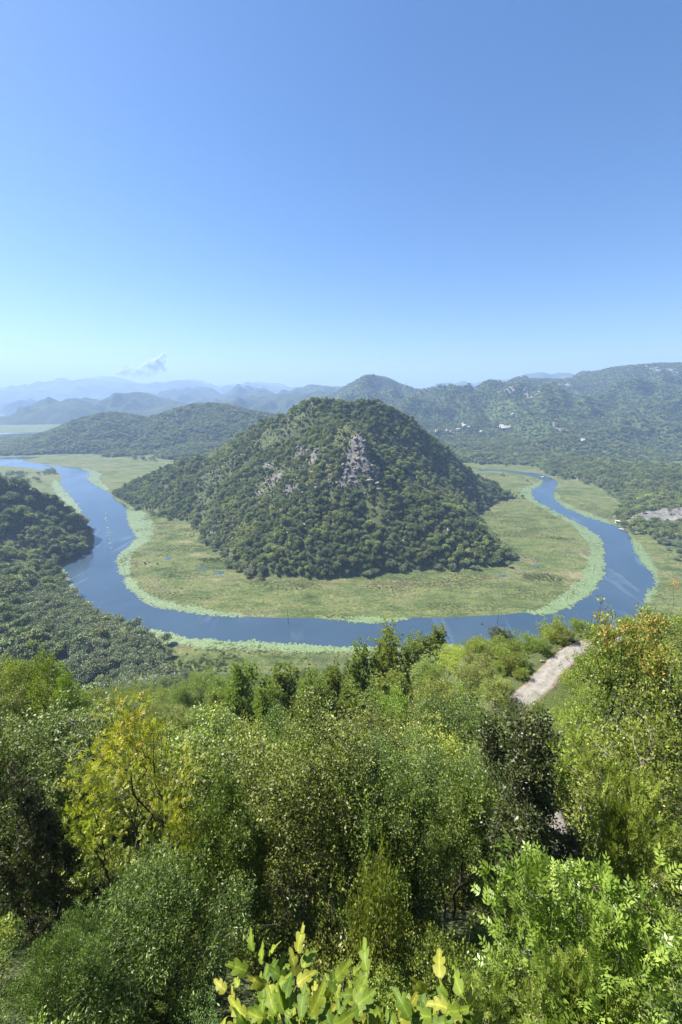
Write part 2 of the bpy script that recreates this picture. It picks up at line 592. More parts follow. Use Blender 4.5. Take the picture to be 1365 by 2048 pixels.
# ------------------------------------------------------------------ far hills and mountains
def far_mat(name, c0, c1, c2, scale, bump, rockiness=0.62):
    m, nt, N, L, P = newmat(name)
    p = pos(nt)
    a = noise_tex(nt, scale, 8, 0.68, p, 0.3)
    b = noise_tex(nt, scale * 0.12, 4, 0.55, p)
    c = ramp(nt, [(0.30, c0), (0.50, c1), (0.72, c2)], a).outputs[0]
    g = ramp(nt, [(0.35, (0.75, 0.85, 0.75)), (0.65, (1.3, 1.2, 1.0))], b).outputs[0]
    c = mixrgb(nt, 1.0, c, g, 'MULTIPLY')
    r = math_node(nt, 'ADD', math_node(nt, 'MULTIPLY', attr(nt, 'rock'), 0.5), noise_tex(nt, scale * 0.6, 8, 0.75, p))
    rf = math_node(nt, 'MULTIPLY', math_node(nt, 'SUBTRACT', r, rockiness + 0.08), 12.0, True)
    c = mixrgb(nt, rf, c, (0.17, 0.165, 0.15))
    L.new(c, P.inputs['Base Color'])
    P.inputs['Roughness'].default_value = 1.0
    P.inputs['Specular IOR Level'].default_value = 0.05
    bm = N.new('ShaderNodeBump')
    bm.inputs['Strength'].default_value = 1.0
    bm.inputs['Distance'].default_value = bump
    L.new(noise_tex(nt, scale * 1.6, 6, 0.7, p), bm.inputs['Height'])
    L.new(bm.outputs[0], P.inputs['Normal'])
    return m


M_far1 = far_mat('wooded_hill_ground', (0.024, 0.038, 0.016), (0.044, 0.064, 0.024), (0.075, 0.092, 0.038), 0.03, 6.0)
M_far3 = far_mat('dark_wooded_hill_ground', (0.016, 0.028, 0.015), (0.030, 0.045, 0.022), (0.050, 0.064, 0.032), 0.02, 8.0)
M_far2 = far_mat('distant_mountain_ground', (0.035, 0.05, 0.035), (0.06, 0.08, 0.05), (0.11, 0.12, 0.09), 0.006, 30.0)


def range_height(x, y, ridges, seed, namp, nscale, jag=0.12):
    h = np.zeros(x.shape) - 3.0
    wx = x + 60 * fbm(x * 0.004, y * 0.004, seed + 5, 3)
    wy = y + 60 * fbm(x * 0.004, y * 0.004, seed + 9, 3)
    for pts, w, p in ridges:
        rp = catmull(pts, 6)
        seg_d = np.full(x.shape, 1e18)
        zz = np.zeros(x.shape)
        ww = smooth(0, w * 0.7, np.abs(polydist(rp, x, y)))
        qx, qy = x + (wx - x) * ww, y + (wy - y) * ww
        for a, b in zip(rp[:-1], rp[1:]):
            ex, ey = b[0] - a[0], b[1] - a[1]
            t = np.clip(((qx - a[0]) * ex + (qy - a[1]) * ey) / (ex * ex + ey * ey + 1e-9), 0, 1)
            d = (qx - a[0] - t * ex) ** 2 + (qy - a[1] - t * ey) ** 2
            m = d < seg_d
            seg_d = np.where(m, d, seg_d)
            zz = np.where(m, a[2] + (b[2] - a[2]) * t, zz)
        d = np.sqrt(seg_d)
        f = np.clip(1 - d / w, 0, 1)
        hh = zz * f ** p
        hh = hh + namp * ridged(x * nscale, y * nscale, seed, 4) * np.clip(f * 4 * (1 - f) + jag, 0, 1) * np.clip(zz / 80, 0.3, 1.6) * (f > 0)
        h = np.maximum(h, hh - 3 * (f <= 0))
    return h


def far_range(name, ridges, x0, x1, y0, y1, step, mat, seed, namp, nscale, jag=0.12, rock=None):
    xs = np.arange(x0, x1 + step, step)
    ys = np.arange(y0, y1 + step, step)
    X, Y = np.meshgrid(xs, ys)
    x, y = X.ravel(), Y.ravel()
    z = range_height(x, y, ridges, seed, namp, nscale, jag)
    rk = np.zeros(x.shape)
    for (cx, cy, cz), rad in (rock or []):
        rk = np.maximum(rk, 1 - smooth(0.3, 1.0, np.hypot(x - cx, (y - cy)) / rad))
    V = np.c_[x, y, z]
    nx, ny = len(xs), len(ys)
    I = np.arange(nx * ny).reshape(ny, nx)
    F = np.stack([I[:-1, :-1], I[:-1, 1:], I[1:, 1:], I[1:, :-1]], -1).reshape(-1, 4)
    F = F[(z[F] > -0.5).any(1)]
    link(name, mesh_np(name, V, F, mat, True, vert_attr={'rock': rk}), kind='structure')


def RP(pts):
    return [tuple(at_y(x, y, Y)) for x, y, Y in pts]


right_hills = [
    (RP([(600, 800, 2900), (660, 790, 2950), (700, 768, 2950), (735, 753, 2950), (770, 757, 2900), (805, 771, 2850), (840, 782, 2800), (900, 777, 2800), (960, 780, 2800),
         (1000, 770, 2700), (1040, 759, 2650), (1080, 759, 2600), (1115, 760, 2600), (1160, 760, 2600), (1185, 750, 2600), (1215, 739, 2600), (1255, 732, 2600), (1300, 728, 2600),
         (1365, 729, 2550), (1450, 735, 2500)]), 1350, 1.25),
    (RP([(1250, 764, 2050), (1190, 800, 1900), (1120, 850, 1650), (1050, 880, 1500)]), 420, 1.2),
    (RP([(1250, 764, 2050), (1320, 775, 2000), (1420, 770, 2000)]), 520, 1.2),
    (RP([(1080, 768, 2500), (1010, 810, 2150), (940, 850, 1800)]), 420, 1.2),
    (RP([(740, 762, 2900), (800, 800, 2300), (840, 840, 1900)]), 480, 1.2),
    (RP([(930, 905, 1330), (1000, 887, 1400), (1070, 878, 1420), (1130, 875, 1420), (1200, 884, 1400)]), 180, 0.8),
    (RP([(1250, 900, 1330), (1300, 880, 1450), (1380, 868, 1450), (1460, 860, 1450)]), 230, 0.8),
    (RP([(1365, 845, 1750), (1420, 810, 1800), (1500, 800, 1800)]), 380, 1.0),
]
left_hills = [
    (RP([(-60, 885, 1620), (60, 878, 1620), (105, 862, 1640), (140, 848, 1660), (180, 834, 1680), (220, 827, 1700), (262, 832, 1700), (300, 836, 1720), (335, 824, 1740), (372, 813, 1750),
         (410, 808, 1750), (450, 811, 1750), (500, 824, 1700), (560, 832, 1650)]), 370, 0.85),
    (RP([(220, 830, 1690), (250, 868, 1500), (270, 895, 1420)]), 130, 0.9),
    (RP([(410, 810, 1740), (430, 850, 1500), (420, 885, 1400)]), 170, 0.9),
]
far_range('hills', right_hills, -250, 3100, 1040, 3300, 16, M_far1, 101, 95, 0.0032, 0.03,
          rock=[(at_y(1115, 776, 2450), 130), (at_y(1290, 738, 2500), 170), (at_y(1320, 745, 2400), 150), (at_y(1010, 830, 2000), 70), (at_y(1060, 835, 1950), 70), (at_y(1120, 870, 1500), 50)])
far_range('hills', left_hills, -1900, -150, 1130, 2250, 12, M_far1, 131, 22, 0.007, 0.10,
          rock=[(at_y(222, 830, 1690), 30), (at_y(398, 850, 1560), 36), (at_y(390, 870, 1500), 30), (at_y(190, 850, 1630), 24)])
low_hills = [
    (RP([(20, 835, 3250), (60, 829, 3250), (100, 810, 3300), (140, 800, 3300), (175, 804, 3300), (210, 802, 3350), (240, 793, 3400), (272, 784, 3400), (300, 790, 3400), (345, 810, 3300), (400, 823, 3200)]), 620, 0.9),
    (RP([(400, 813, 3300), (470, 801, 3500), (560, 793, 3600), (600, 788, 3600), (660, 783, 3600), (720, 783, 3600)]), 700, 0.9),
]
far_range('hills', low_hills, -3900, 700, 2500, 4400, 22, M_far3, 151, 60, 0.004, 0.10)
mid_hills = [
    (RP([(330, 799, 5400), (350, 788, 5400), (390, 781, 5400), (420, 783, 5400), (445, 796, 5400)]), 900, 0.8),
    (RP([(450, 798, 5000), (475, 784, 5000), (490, 777, 5000), (505, 783, 5000), (530, 784, 5000), (555, 791, 5000)]), 800, 0.8),
    (RP([(560, 788, 4700), (585, 780, 4700), (610, 782, 4700), (640, 776, 4700), (655, 775, 4700), (690, 784, 4700)]), 800, 0.8),
    (RP([(30, 822, 4700), (44, 810, 4700), (60, 806, 4700), (75, 814, 4700), (88, 824, 4700)]), 230, 0.6),
    (RP([(-60, 804, 5600), (0, 808, 5600), (25, 814, 5600), (40, 820, 5600)]), 420, 0.7),
]
far_range('hills', mid_hills, -6400, 700, 4000, 6500, 34, M_far3, 171, 95, 0.0028, 0.12)
far_a = [
    (RP([(-200, 795, 8000), (-60, 797, 8000), (0, 796, 8000), (60, 780, 8000), (120, 771, 8000), (155, 764, 8000), (175, 757, 8000), (195, 761, 8000), (240, 766, 8000), (270, 771, 8000), (320, 766, 8000),
         (350, 762, 8000), (395, 764, 8000), (430, 779, 8000), (470, 779, 8000), (520, 769, 8000), (560, 776, 8000), (600, 777, 8000), (650, 774, 8000), (700, 783, 8000), (800, 790, 8000)]), 2200, 1.0),
]
far_range('mountains', far_a, -11000, 3000, 5600, 9300, 80, M_far2, 191, 130, 0.0017, 0.16)
far_b = [
    (RP([(-200, 780, 10500), (60, 775, 10500), (120, 768, 10500), (210, 754, 10500), (240, 756, 10500), (300, 770, 10500), (380, 760, 10500), (440, 770, 10500), (520, 765, 10500)]), 2200, 1.0),
]
far_range('mountains', far_b, -14900, -500, 9300, 12000, 110, M_far2, 211, 120, 0.0018, 0.14)
far_c = [
    (RP([(1010, 762, 5600), (1035, 755, 5600), (1060, 749, 5600), (1080, 745, 5600), (1100, 749, 5600), (1125, 747, 5600), (1145, 750, 5600), (1170, 760, 5600)]), 1050, 0.9),
    (RP([(830, 782, 7000), (870, 772, 7000), (885, 768, 7000), (905, 770, 7000), (925, 764, 7000), (945, 768, 7000), (965, 764, 7000), (985, 770, 7000), (1020, 778, 7000)]), 1100, 0.9),
]
far_range('mountains', far_c, 500, 5500, 4500, 8300, 50, M_far2, 231, 90, 0.0026, 0.18)


# flat fields and sedge beyond the terrain sheet, with open water showing between them towards the lake
def plain_sheet(name, poly_px, z, mat, step=24, seed=0, rag=40):
    P = np.array(Z0(poly_px))
    x0, y0 = P.min(0) - 60
    x1, y1 = P.max(0) + 60
    xs, ys = np.arange(x0, x1, step), np.arange(y0, y1, step)
    X, Y = np.meshgrid(xs, ys)
    x, y = X.ravel(), Y.ravel()
    s = sdist(P, x, y) + rag * fbm(x * 0.006, y * 0.012, seed, 4)
    zz = np.clip(s * 0.02, -1.0, z) + 0.05 * fbm(x * 0.05, y * 0.05, seed + 3, 2)
    nx, ny = len(xs), len(ys)
    I = np.arange(nx * ny).reshape(ny, nx)
    F = np.stack([I[:-1, :-1], I[:-1, 1:], I[1:, 1:], I[1:, :-1]], -1).reshape(-1, 4)
    F = F[(zz[F] > -0.9).any(1)]
    o = np.ones(len(x))
    link(name, mesh_np(name, np.c_[x, y, zz], F, mat, True, vert_attr={'rock': o * 0, 'marsh': o, 'dry': o * 0}), kind='structure')


plain_sheet('marsh', [(-500, 914), (300, 914), (420, 900), (560, 880), (560, 868), (120, 872), (0, 874), (-400, 874)], 0.35, M_ter, 24, 5)
plain_sheet('marsh', [(-500, 866), (40, 866), (140, 862), (260, 850), (200, 838), (60, 846), (-60, 846), (-500, 850)], 0.35, M_ter, 30, 8)
plain_sheet('marsh', [(-300, 834), (10, 832), (60, 830), (90, 834), (60, 840), (-100, 841)], 0.35, M_ter, 40, 12, 60)
plain_sheet('marsh', [(900, 930), (1400, 932), (1900, 935), (1900, 890), (1400, 885), (900, 890)], 0.35, M_ter, 24, 15)


# ------------------------------------------------------------------ leaves, crowns, branches
def rand_dirs(n, rng, up=0.0):
    v = rng.normal(size=(n, 3))
    v[:, 2] += up
    return v / np.linalg.norm(v, axis=1, keepdims=True)


LEAF4 = (np.array([(0, 0, 0), (0.30, 0.5, 0.06), (0, 1, 0), (-0.30, 0.5, 0.06)]), np.array([[0, 1, 2, 3]]))
LEAF6 = (np.array([(0, 0, 0), (0.22, 0.28, 0.05), (0.24, 0.62, 0.06), (0, 1.0, -0.04), (-0.24, 0.62, 0.06), (-0.22, 0.28, 0.05), (0, 0.5, -0.02)]),
         [np.array([[0, 1, 6], [0, 6, 5], [3, 6, 2], [3, 4, 6], [1, 2, 6], [4, 5, 6]])][0])
LEAF4W = (np.array([(0, 0, 0), (0.42, 0.45, 0.08), (0.05, 1, 0), (-0.40, 0.55, 0.06)]), np.array([[0, 1, 2, 3]]))
LEAF_SLIM = (np.array([(0, 0, 0), (0.15, 0.45, 0.03), (0, 1, 0), (-0.15, 0.45, 0.03)]), np.array([[0, 1, 2, 3]]))
NEEDLE = (np.array([(0.035, 0, 0), (0.03, 1, 0), (-0.03, 1, 0), (-0.035, 0, 0)]), np.array([[0, 1, 2, 3]]))


def leaves(P, D, Nrm, size, tmpl, rng):
    """place the leaf template at P, its long axis along D, its face towards Nrm"""
    T, F = tmpl
    D = D / (np.linalg.norm(D, axis=1, keepdims=True) + 1e-9)
    X = np.cross(D, Nrm)
    X /= (np.linalg.norm(X, axis=1, keepdims=True) + 1e-9)
    Z = np.cross(X, D)
    s = size[:, None, None]
    V = P[:, None, :] + s * (T[None, :, 0:1] * X[:, None, :] + T[None, :, 1:2] * D[:, None, :] + T[None, :, 2:3] * Z[:, None, :])
    n, k = len(P), len(T)
    FF = (F[None] + (np.arange(n) * k)[:, None, None]).reshape(-1, F.shape[1])
    return V.reshape(-1, 3), FF


def cluster_leaves(C, r, per, size, tmpl, rng, out_from=None, droop=0.0, upn=0.6, sizevar=0.35, flat=0.75):
    """leaf sprays round the twig tips C"""
    n = len(C) * per
    base = np.repeat(C, per, 0)
    rr = np.repeat(np.broadcast_to(np.asarray(r, float), (len(C),)), per)
    off = rand_dirs(n, rng) * (rng.random(n) ** 0.5 * rr)[:, None]
    off[:, 2] *= flat
    P = base + off
    D = off / (np.linalg.norm(off, axis=1, keepdims=True) + 1e-9) + 0.7 * rand_dirs(n, rng)
    if out_from is not None:
        o = P - out_from
        D = D + 0.6 * o / (np.linalg.norm(o, axis=1, keepdims=True) + 1e-9)
    D[:, 2] -= droop
    Nn = rand_dirs(n, rng, upn)
    s = size * (1 - sizevar + 2 * sizevar * rng.random(n))
    V, F = leaves(P, D, Nn, s, tmpl, rng)
    tone = np.repeat(rng.random(len(C)), per) * 0.45 + rng.random(n) * 0.55
    return V, F, np.repeat(tone, len(tmpl[1]))


def tube(path, rad, k=5):
    path = np.asarray(path, float)
    n = len(path)
    d = np.gradient(path, axis=0)
    d /= np.linalg.norm(d, axis=1, keepdims=True) + 1e-9
    ref = np.where(np.abs(d[:, 2:3]) > 0.9, np.array([[1.0, 0, 0]]), np.array([[0, 0, 1.0]]))
    u = np.cross(d, ref)
    u /= np.linalg.norm(u, axis=1, keepdims=True) + 1e-9
    w = np.cross(d, u)
    a = np.linspace(0, 2 * np.pi, k, endpoint=False)
    rad = np.broadcast_to(np.asarray(rad, float), (n,))
    V = path[:, None, :] + rad[:, None, None] * (np.cos(a)[None, :, None] * u[:, None, :] + np.sin(a)[None, :, None] * w[:, None, :])
    I = np.arange(n * k).reshape(n, k)
    J = np.roll(I, -1, 1)
    F = np.stack([I[:-1], J[:-1], J[1:], I[1:]], -1).reshape(-1, 4)
    return V.reshape(-1, 3), F


class Acc:
    def __init__(self):
        self.V, self.F, self.A, self.n = [], {}, {}, 0

    def add(self, V, F, a=None):
        k = F.shape[1]
        self.F.setdefault(k, []).append(F + self.n)
        self.A.setdefault(k, []).append(np.broadcast_to(np.asarray(0.5 if a is None else a, float), (len(F),)))
        self.V.append(V)
        self.n += len(V)

    def mesh(self, name, mat, smooth_=False):
        ks = sorted(self.F)
        return mesh_np(name, np.concatenate(self.V), [np.concatenate(self.F[k]) for k in ks], mat, smooth_,
                       face_attr={'rnd': np.concatenate([np.concatenate(self.A[k]) for k in ks])})


def skeleton(tips, trunk, rng, r_tip, r_base, reach=1.0):
    """grow branches from the trunk nodes to every tip: each tip hangs on the nearest node that lies nearer the root"""
    nodes = [tuple(p) for p in trunk]
    parent = [-1] + list(range(len(trunk) - 1))
    root = np.array(trunk[0])
    order = np.argsort(np.linalg.norm(tips - np.array(trunk[len(trunk) // 2]), axis=1))
    arr = np.zeros((len(trunk) + 2 * len(tips) + 5, 3))
    arr[:len(trunk)] = trunk
    cnt = len(trunk)
    rd = np.zeros(len(arr))
    rd[:cnt] = np.cumsum(np.r_[0, np.linalg.norm(np.diff(np.array(trunk), axis=0), axis=1)])
    par = np.full(len(arr), -1)
    par[1:cnt] = np.arange(cnt - 1)
    for i in order:
        t = tips[i]
        d = np.linalg.norm(arr[:cnt] - t, axis=1)
        cost = d + 0.25 * rd[:cnt] + np.where(arr[:cnt, 2] > t[2] + 0.15 * d, 0.8 * d, 0)
        j = int(np.argmin(cost))
        mid = arr[j] * 0.5 + t * 0.5 + rng.normal(size=3) * d[j] * 0.09
        mid[2] -= 0.04 * d[j]
        arr[cnt] = mid
        par[cnt] = j
        rd[cnt] = rd[j] + d[j] * 0.5
        arr[cnt + 1] = t
        par[cnt + 1] = cnt
        rd[cnt + 1] = rd[j] + d[j]
        cnt += 2
    load = np.zeros(cnt)
    has = np.zeros(cnt, bool)
    has[par[1:cnt]] = True
    load[~has] = 1
    for i in range(cnt - 1, 0, -1):
        pass
    idx = np.argsort(-rd[:cnt])
    for i in idx:
        if par[i] >= 0:
            load[par[i]] += load[i]
    rad = r_tip * np.maximum(load, 1) ** 0.46
    rad = np.minimum(rad, r_base)
    return arr[:cnt], par[:cnt], rad


def branch_mesh(acc, arr, par, rad, k=4, rmin=0.0):
    P0 = arr[par[1:]]
    P1 = arr[1:]
    r0 = np.minimum(rad[par[1:]], rad[1:] * 1.7)
    r1 = rad[1:]
    m = r1 >= rmin
    P0, P1, r0, r1 = P0[m], P1[m], r0[m], r1[m]
    d = P1 - P0
    d /= np.linalg.norm(d, axis=1, keepdims=True) + 1e-9
    ref = np.where(np.abs(d[:, 2:3]) > 0.9, np.array([[1.0, 0, 0]]), np.array([[0, 0, 1.0]]))
    u = np.cross(d, ref)
    u /= np.linalg.norm(u, axis=1, keepdims=True) + 1e-9
    w = np.cross(d, u)
    a = np.linspace(0, 2 * np.pi, k, endpoint=False)
    ring = np.cos(a)[None, :, None] * u[:, None, :] + np.sin(a)[None, :, None] * w[:, None, :]
    A = P0[:, None, :] - d[:, None, :] * (0.3 * r0[:, None, None]) + r0[:, None, None] * ring
    B = P1[:, None, :] + d[:, None, :] * (0.3 * r1[:, None, None]) + r1[:, None, None] * ring
    V = np.concatenate([A, B], 1).reshape(-1, 3)
    n = len(P0)
    o = (np.arange(n) * 2 * k)[:, None]
    i = np.arange(k)
    F = np.stack([o + i, o + (i + 1) % k, o + k + (i + 1) % k, o + k + i], -1).reshape(-1, 4)
    acc.add(V, F)


def lobes(n, rx, rz, zc, rng, spread=0.55, rs=(0.45, 0.65)):
    """a crown outline made of a few overlapping lobes"""
    out = []
    for i in range(n):
        a = 2 * math.pi * (i + rng.random() * 0.8) / n
        r = spread * rx * (0.4 + 0.6 * rng.random())
        z = zc + rz * 0.75 * (rng.random() * 2 - 1)
        s = rs[0] + (rs[1] - rs[0]) * rng.random()
        out.append((r * math.cos(a), r * math.sin(a), z, rx * s, rz * s * 1.05))
    out.append((0, 0, zc + rz * 0.35, rx * 0.55, rz * 0.65))
    return out


def tips_in(lb, n, rng, shell=0.55):
    L = np.array(lb)
    vol = L[:, 3] ** 2 * L[:, 4]
    k = rng.choice(len(L), n, p=vol / vol.sum())
    d = rand_dirs(n, rng, 0.25)
    r = shell + (1 - shell) * rng.random(n)
    r = np.where(rng.random(n) < 0.15, rng.random(n), r)
    return np.c_[L[k, 0] + d[:, 0] * r * L[k, 3], L[k, 1] + d[:, 1] * r * L[k, 3], L[k, 2] + d[:, 2] * r * L[k, 4]]


M_bark = plain_mat('grey_brown_bark', (0.055, 0.045, 0.036), (0.15, 0.13, 0.11), 6.0, 0.9, 0.02)
M_bark_dark = plain_mat('dark_bark', (0.025, 0.021, 0.018), (0.075, 0.062, 0.050), 7.0, 0.9, 0.02)
M_bark_pale = plain_mat('pale_dead_wood', (0.20, 0.18, 0.155), (0.42, 0.39, 0.35), 9.0, 0.85, 0.01)

OAK = leaf_mat('hill_oak_leaf', [(0.0, (0.050, 0.074, 0.022)), (0.45, (0.110, 0.142, 0.042)), (0.8, (0.180, 0.210, 0.066)), (1.0, (0.255, 0.262, 0.100))], 0.6, 0.28, vary=0.9, spec=0.3, patch=0.42)
WIL = leaf_mat('willow_leaf', [(0.0, (0.066, 0.092, 0.042)), (0.5, (0.119, 0.150, 0.069)), (1.0, (0.198, 0.216, 0.114))], 0.6, 0.25, vary=0.4, spec=0.3)


def forest_tree(seed, mat, h=1.0, w=0.5, n=90, leaf=0.16, slim=1.0, lob=5):
    """unit tree for wooded slopes: crown of leaf sprays over dark twigs, short trunk"""
    rng = np.random.default_rng(seed)
    lb = lobes(lob, w * 0.95, 0.36 * slim, 0.60, rng, 0.5, (0.5, 0.7))
    C = tips_in(lb, n, rng, 0.75)
    C[:, 2] *= 0.94 / C[:, 2].max()
    V, F, a = cluster_leaves(C, 0.085, 6, leaf, LEAF4W, rng, upn=1.0, flat=0.7)
    A = Acc()
    A.add(V, F, a)
    crown = A.mesh('crown', mat)
    T = Acc()
    tips = tips_in(lb, 7, rng, 0.3)
    arr, par, rad = skeleton(tips, [(0, 0, -0.12), (0.01, 0.0, 0.12), (0.0, 0.02, 0.34)], rng, 0.010, 0.035)
    branch_mesh(T, arr, par, rad, 4)
    trunk = T.mesh('trunk', M_bark_dark)
    return crown, trunk


def joined(me_list, name):
    """one mesh out of a crown and its trunk (for the mass of far-off trees)"""
    Vs, Fs, As, Ms, mats, n = [], [], [], [], [], 0
    for i, me in enumerate(me_list):
        v = np.zeros(len(me.vertices) * 3, np.float32)
        me.vertices.foreach_get('co', v)
        f = np.zeros(len(me.loops), np.int32)
        me.loops.foreach_get('vertex_index', f)
        a = np.zeros(len(me.polygons), np.float32)
        me.attributes['rnd'].data.foreach_get('value', a)
        Vs.append(v.reshape(-1, 3))
        Fs.append(f.reshape(-1, 4) + n)
        As.append(a)
        Ms.append(np.full(len(a), i))
        mats.append(me.materials[0])
        n += len(me.vertices)
    return mesh_np(name, np.concatenate(Vs), np.concatenate(Fs), mats, face_attr={'rnd': np.concatenate(As)}, midx=np.concatenate(Ms))


oak_var = [forest_tree(300 + i, OAK, w=(0.42, 0.5, 0.56, 0.48, 0.6)[i], lob=(4, 5, 6, 5, 7)[i], n=190, leaf=0.088) for i in range(5)]
wil_var = [forest_tree(340 + i, WIL, w=(0.5, 0.58, 0.46)[i], lob=6, n=200, leaf=0.078) for i in range(3)]

oak_join = [joined(v, 'oak_tree_mesh') for v in oak_var]
wil_join = [joined(v, 'willow_tree_mesh') for v in wil_var]


def scatter(name, P, S, rot, idx, meshes, label, cat):
    """a mass nobody could count: one object whose points carry the pieces"""
    c = bpy.data.collections.new(name + '_kinds')
    for i, me in enumerate(meshes):
        o = bpy.data.objects.new('%s_kind_%02d' % (name, i), me)
        c.objects.link(o)
    me = bpy.data.meshes.new(name)
    me.vertices.add(len(P))
    me.vertices.foreach_set('co', np.asarray(P, np.float32).ravel())
    for nm, ty, dat in (('scl', 'FLOAT_VECTOR', S), ('rot', 'FLOAT_VECTOR', rot), ('kidx', 'INT', idx)):
        a = me.attributes.new(nm, ty, 'POINT')
        if ty == 'INT':
            a.data.foreach_set('value', np.asarray(dat, np.int32))
        else:
            a.data.foreach_set('vector', np.asarray(dat, np.float32).ravel())
    for m in meshes[0].materials:
        me.materials.append(m)
    o = link(name, me, label=label, cat=cat, kind='stuff')
    ng = bpy.data.node_groups.new(name + '_scatter', 'GeometryNodeTree')
    ng.interface.new_socket('Geometry', in_out='INPUT', socket_type='NodeSocketGeometry')
    ng.interface.new_socket('Geometry', in_out='OUTPUT', socket_type='NodeSocketGeometry')
    gi = ng.nodes.new('NodeGroupInput')
    go = ng.nodes.new('NodeGroupOutput')
    ci = ng.nodes.new('GeometryNodeCollectionInfo')
    ci.inputs['Collection'].default_value = c
    ci.inputs['Separate Children'].default_value = True
    ci.inputs['Reset Children'].default_value = True
    ip = ng.nodes.new('GeometryNodeInstanceOnPoints')
    ip.inputs['Pick Instance'].default_value = True

    def na(nm, ty):
        a = ng.nodes.new('GeometryNodeInputNamedAttribute')
        a.data_type = ty
        a.inputs['Name'].default_value = nm
        return a.outputs['Attribute']
    ng.links.new(gi.outputs[0], ip.inputs['Points'])
    ng.links.new(ci.outputs[0], ip.inputs['Instance'])
    ng.links.new(na('kidx', 'INT'), ip.inputs['Instance Index'])
    ng.links.new(na('rot', 'FLOAT_VECTOR'), ip.inputs['Rotation'])
    ng.links.new(na('scl', 'FLOAT_VECTOR'), ip.inputs['Scale'])
    ng.links.new(ip.outputs[0], go.inputs[0])
    md = o.modifiers.new('scatter', 'NODES')
    md.node_group = ng
    return o


def jitter_grid(x0, x1, y0, y1, s, rng):
    X, Y = np.meshgrid(np.arange(x0, x1, s), np.arange(y0, y1, s))
    x, y = X.ravel(), Y.ravel()
    return x + (rng.random(len(x)) - 0.5) * s * 0.95, y + (rng.random(len(x)) - 0.5) * s * 0.95


def in_view(x, y, z, m=60):
    """photograph position of a point and whether it lies in or near the picture"""
    dx, dy, dz = x, y, z - EYE
    dep = dy * CT - dz * ST
    upv = dy * ST + dz * CT
    px = 682.5 + FPX * dx / np.maximum(dep, 0.1)
    py = 1024 - FPX * upv / np.maximum(dep, 0.1)
    return px, py, (dep > 0.5) & (px > -m) & (px < 1365 + m) & (py > -m) & (py < 2048 + 4 * m)


# coarse table of land heights used to leave out trees nobody could see
GX0, GY0, GS = -1000.0, 0.0, 8.0
_gx, _gy = np.meshgrid(np.arange(GX0, 1208, GS), np.arange(GY0, 1408, GS))
_tz = terrain(_gx.ravel(), _gy.ravel())[0].reshape(_gx.shape)


def land(x, y):
    i = np.clip((x - GX0) / GS, 0, _tz.shape[1] - 1.001)
    j = np.clip((y - GY0) / GS, 0, _tz.shape[0] - 1.001)
    i0, j0 = i.astype(int), j.astype(int)
    fx, fy = i - i0, j - j0
    return (_tz[j0, i0] * (1 - fx) + _tz[j0, i0 + 1] * fx) * (1 - fy) + (_tz[j0 + 1, i0] * (1 - fx) + _tz[j0 + 1, i0 + 1] * fx) * fy


def hidden_by(x, y, z, n=48):
    """how far below the sight line to the camera the land stays (positive: hidden by that much)"""
    worst = np.full(x.shape, -1e9)
    for k in range(2, n):
        t = k / n * 0.985
        if t * 1 < 0.05:
            continue
        worst = np.maximum(worst, land(x * t, y * t) - (EYE + (z - EYE) * t))
    return worst


rngF = np.random.default_rng(77)
ind_trees = []      # trees big enough in the picture to stand as things of their own: (x, y, z, height, kind)


def forest_points(x, y, hmean, hvar, rockcut=0.62, thin=None):
    z, marsh, db, db2, db3, sdr, zp = terrain(x, y)
    rk = rock_mask(x, y, z, db, db2, db3)
    h = hmean * np.clip(np.exp(0.75 * hvar * rngF.normal(size=len(x))), 0.4, 1.9) * (1 + 0.3 * fbm(x * 0.03, y * 0.03, 201, 3))
    edge = np.maximum(np.maximum(db, db2), np.maximum(db3, np.where(zp > 1, zp, 0)))
    rough = rk + 0.55 * fbm(x * 0.05, y * 0.05, 203, 3)
    ok = (z > 0.7) & (edge > 1.5) & (rngF.random(len(x)) > smooth(rockcut - 0.15, rockcut + 0.3, rough) * 0.93)
    gap = fbm(x * 0.018, y * 0.018, 207, 4) + 0.5 * fbm(x * 0.09, y * 0.09, 209, 2)
    ok &= rngF.random(len(x)) > 0.8 * smooth(0.22, 0.6, gap)
    h = h * (1 - 0.4 * smooth(0.05, 0.4, gap))
    px, py, v = in_view(x, y, z + h * 0.5, 120)
    ok &= v
    ok &= hidden_by(x, y, z + h) < 10
    h = h * np.where(rk > 0.5, 0.6, 1.0)
    return ok, z, h, edge, py

# ------------------------------------------------------------------ woods on the hills
def wood_region(x0, x1, y0, y1, s, hmean, hvar, sel, rockcut=0.62):
    x, y = jitter_grid(x0, x1, y0, y1, s, rngF)
    m = sel(x, y)
    x, y = x[m], y[m]
    ok, z, h, edge, py = forest_points(x, y, hmean, hvar, rockcut)
    return np.c_[x, y, z, h, edge, py][ok]


W_hill = wood_region(-490, 380, 395, 1010, 4.0, 4.8, 0.55, lambda x, y: sdist(hill_foot, x, y) > 1)
W_left = wood_region(-760, -60, 150, 640, 4.7, 6.8, 0.5, lambda x, y: sdist(left_foot, x, y) > 1, 9)
W_right = wood_region(420, 1150, 430, 1130, 5.6, 7.0, 0.35, lambda x, y: sdist(right_foot, x, y) > 1, 0.75)
W_near = wood_region(-210, 260, 62, 236, 4.6, 6.5, 0.3, lambda x, y: (sdist(left_foot, x, y) < 0) & (near_profile(x, y) > 2), 9)

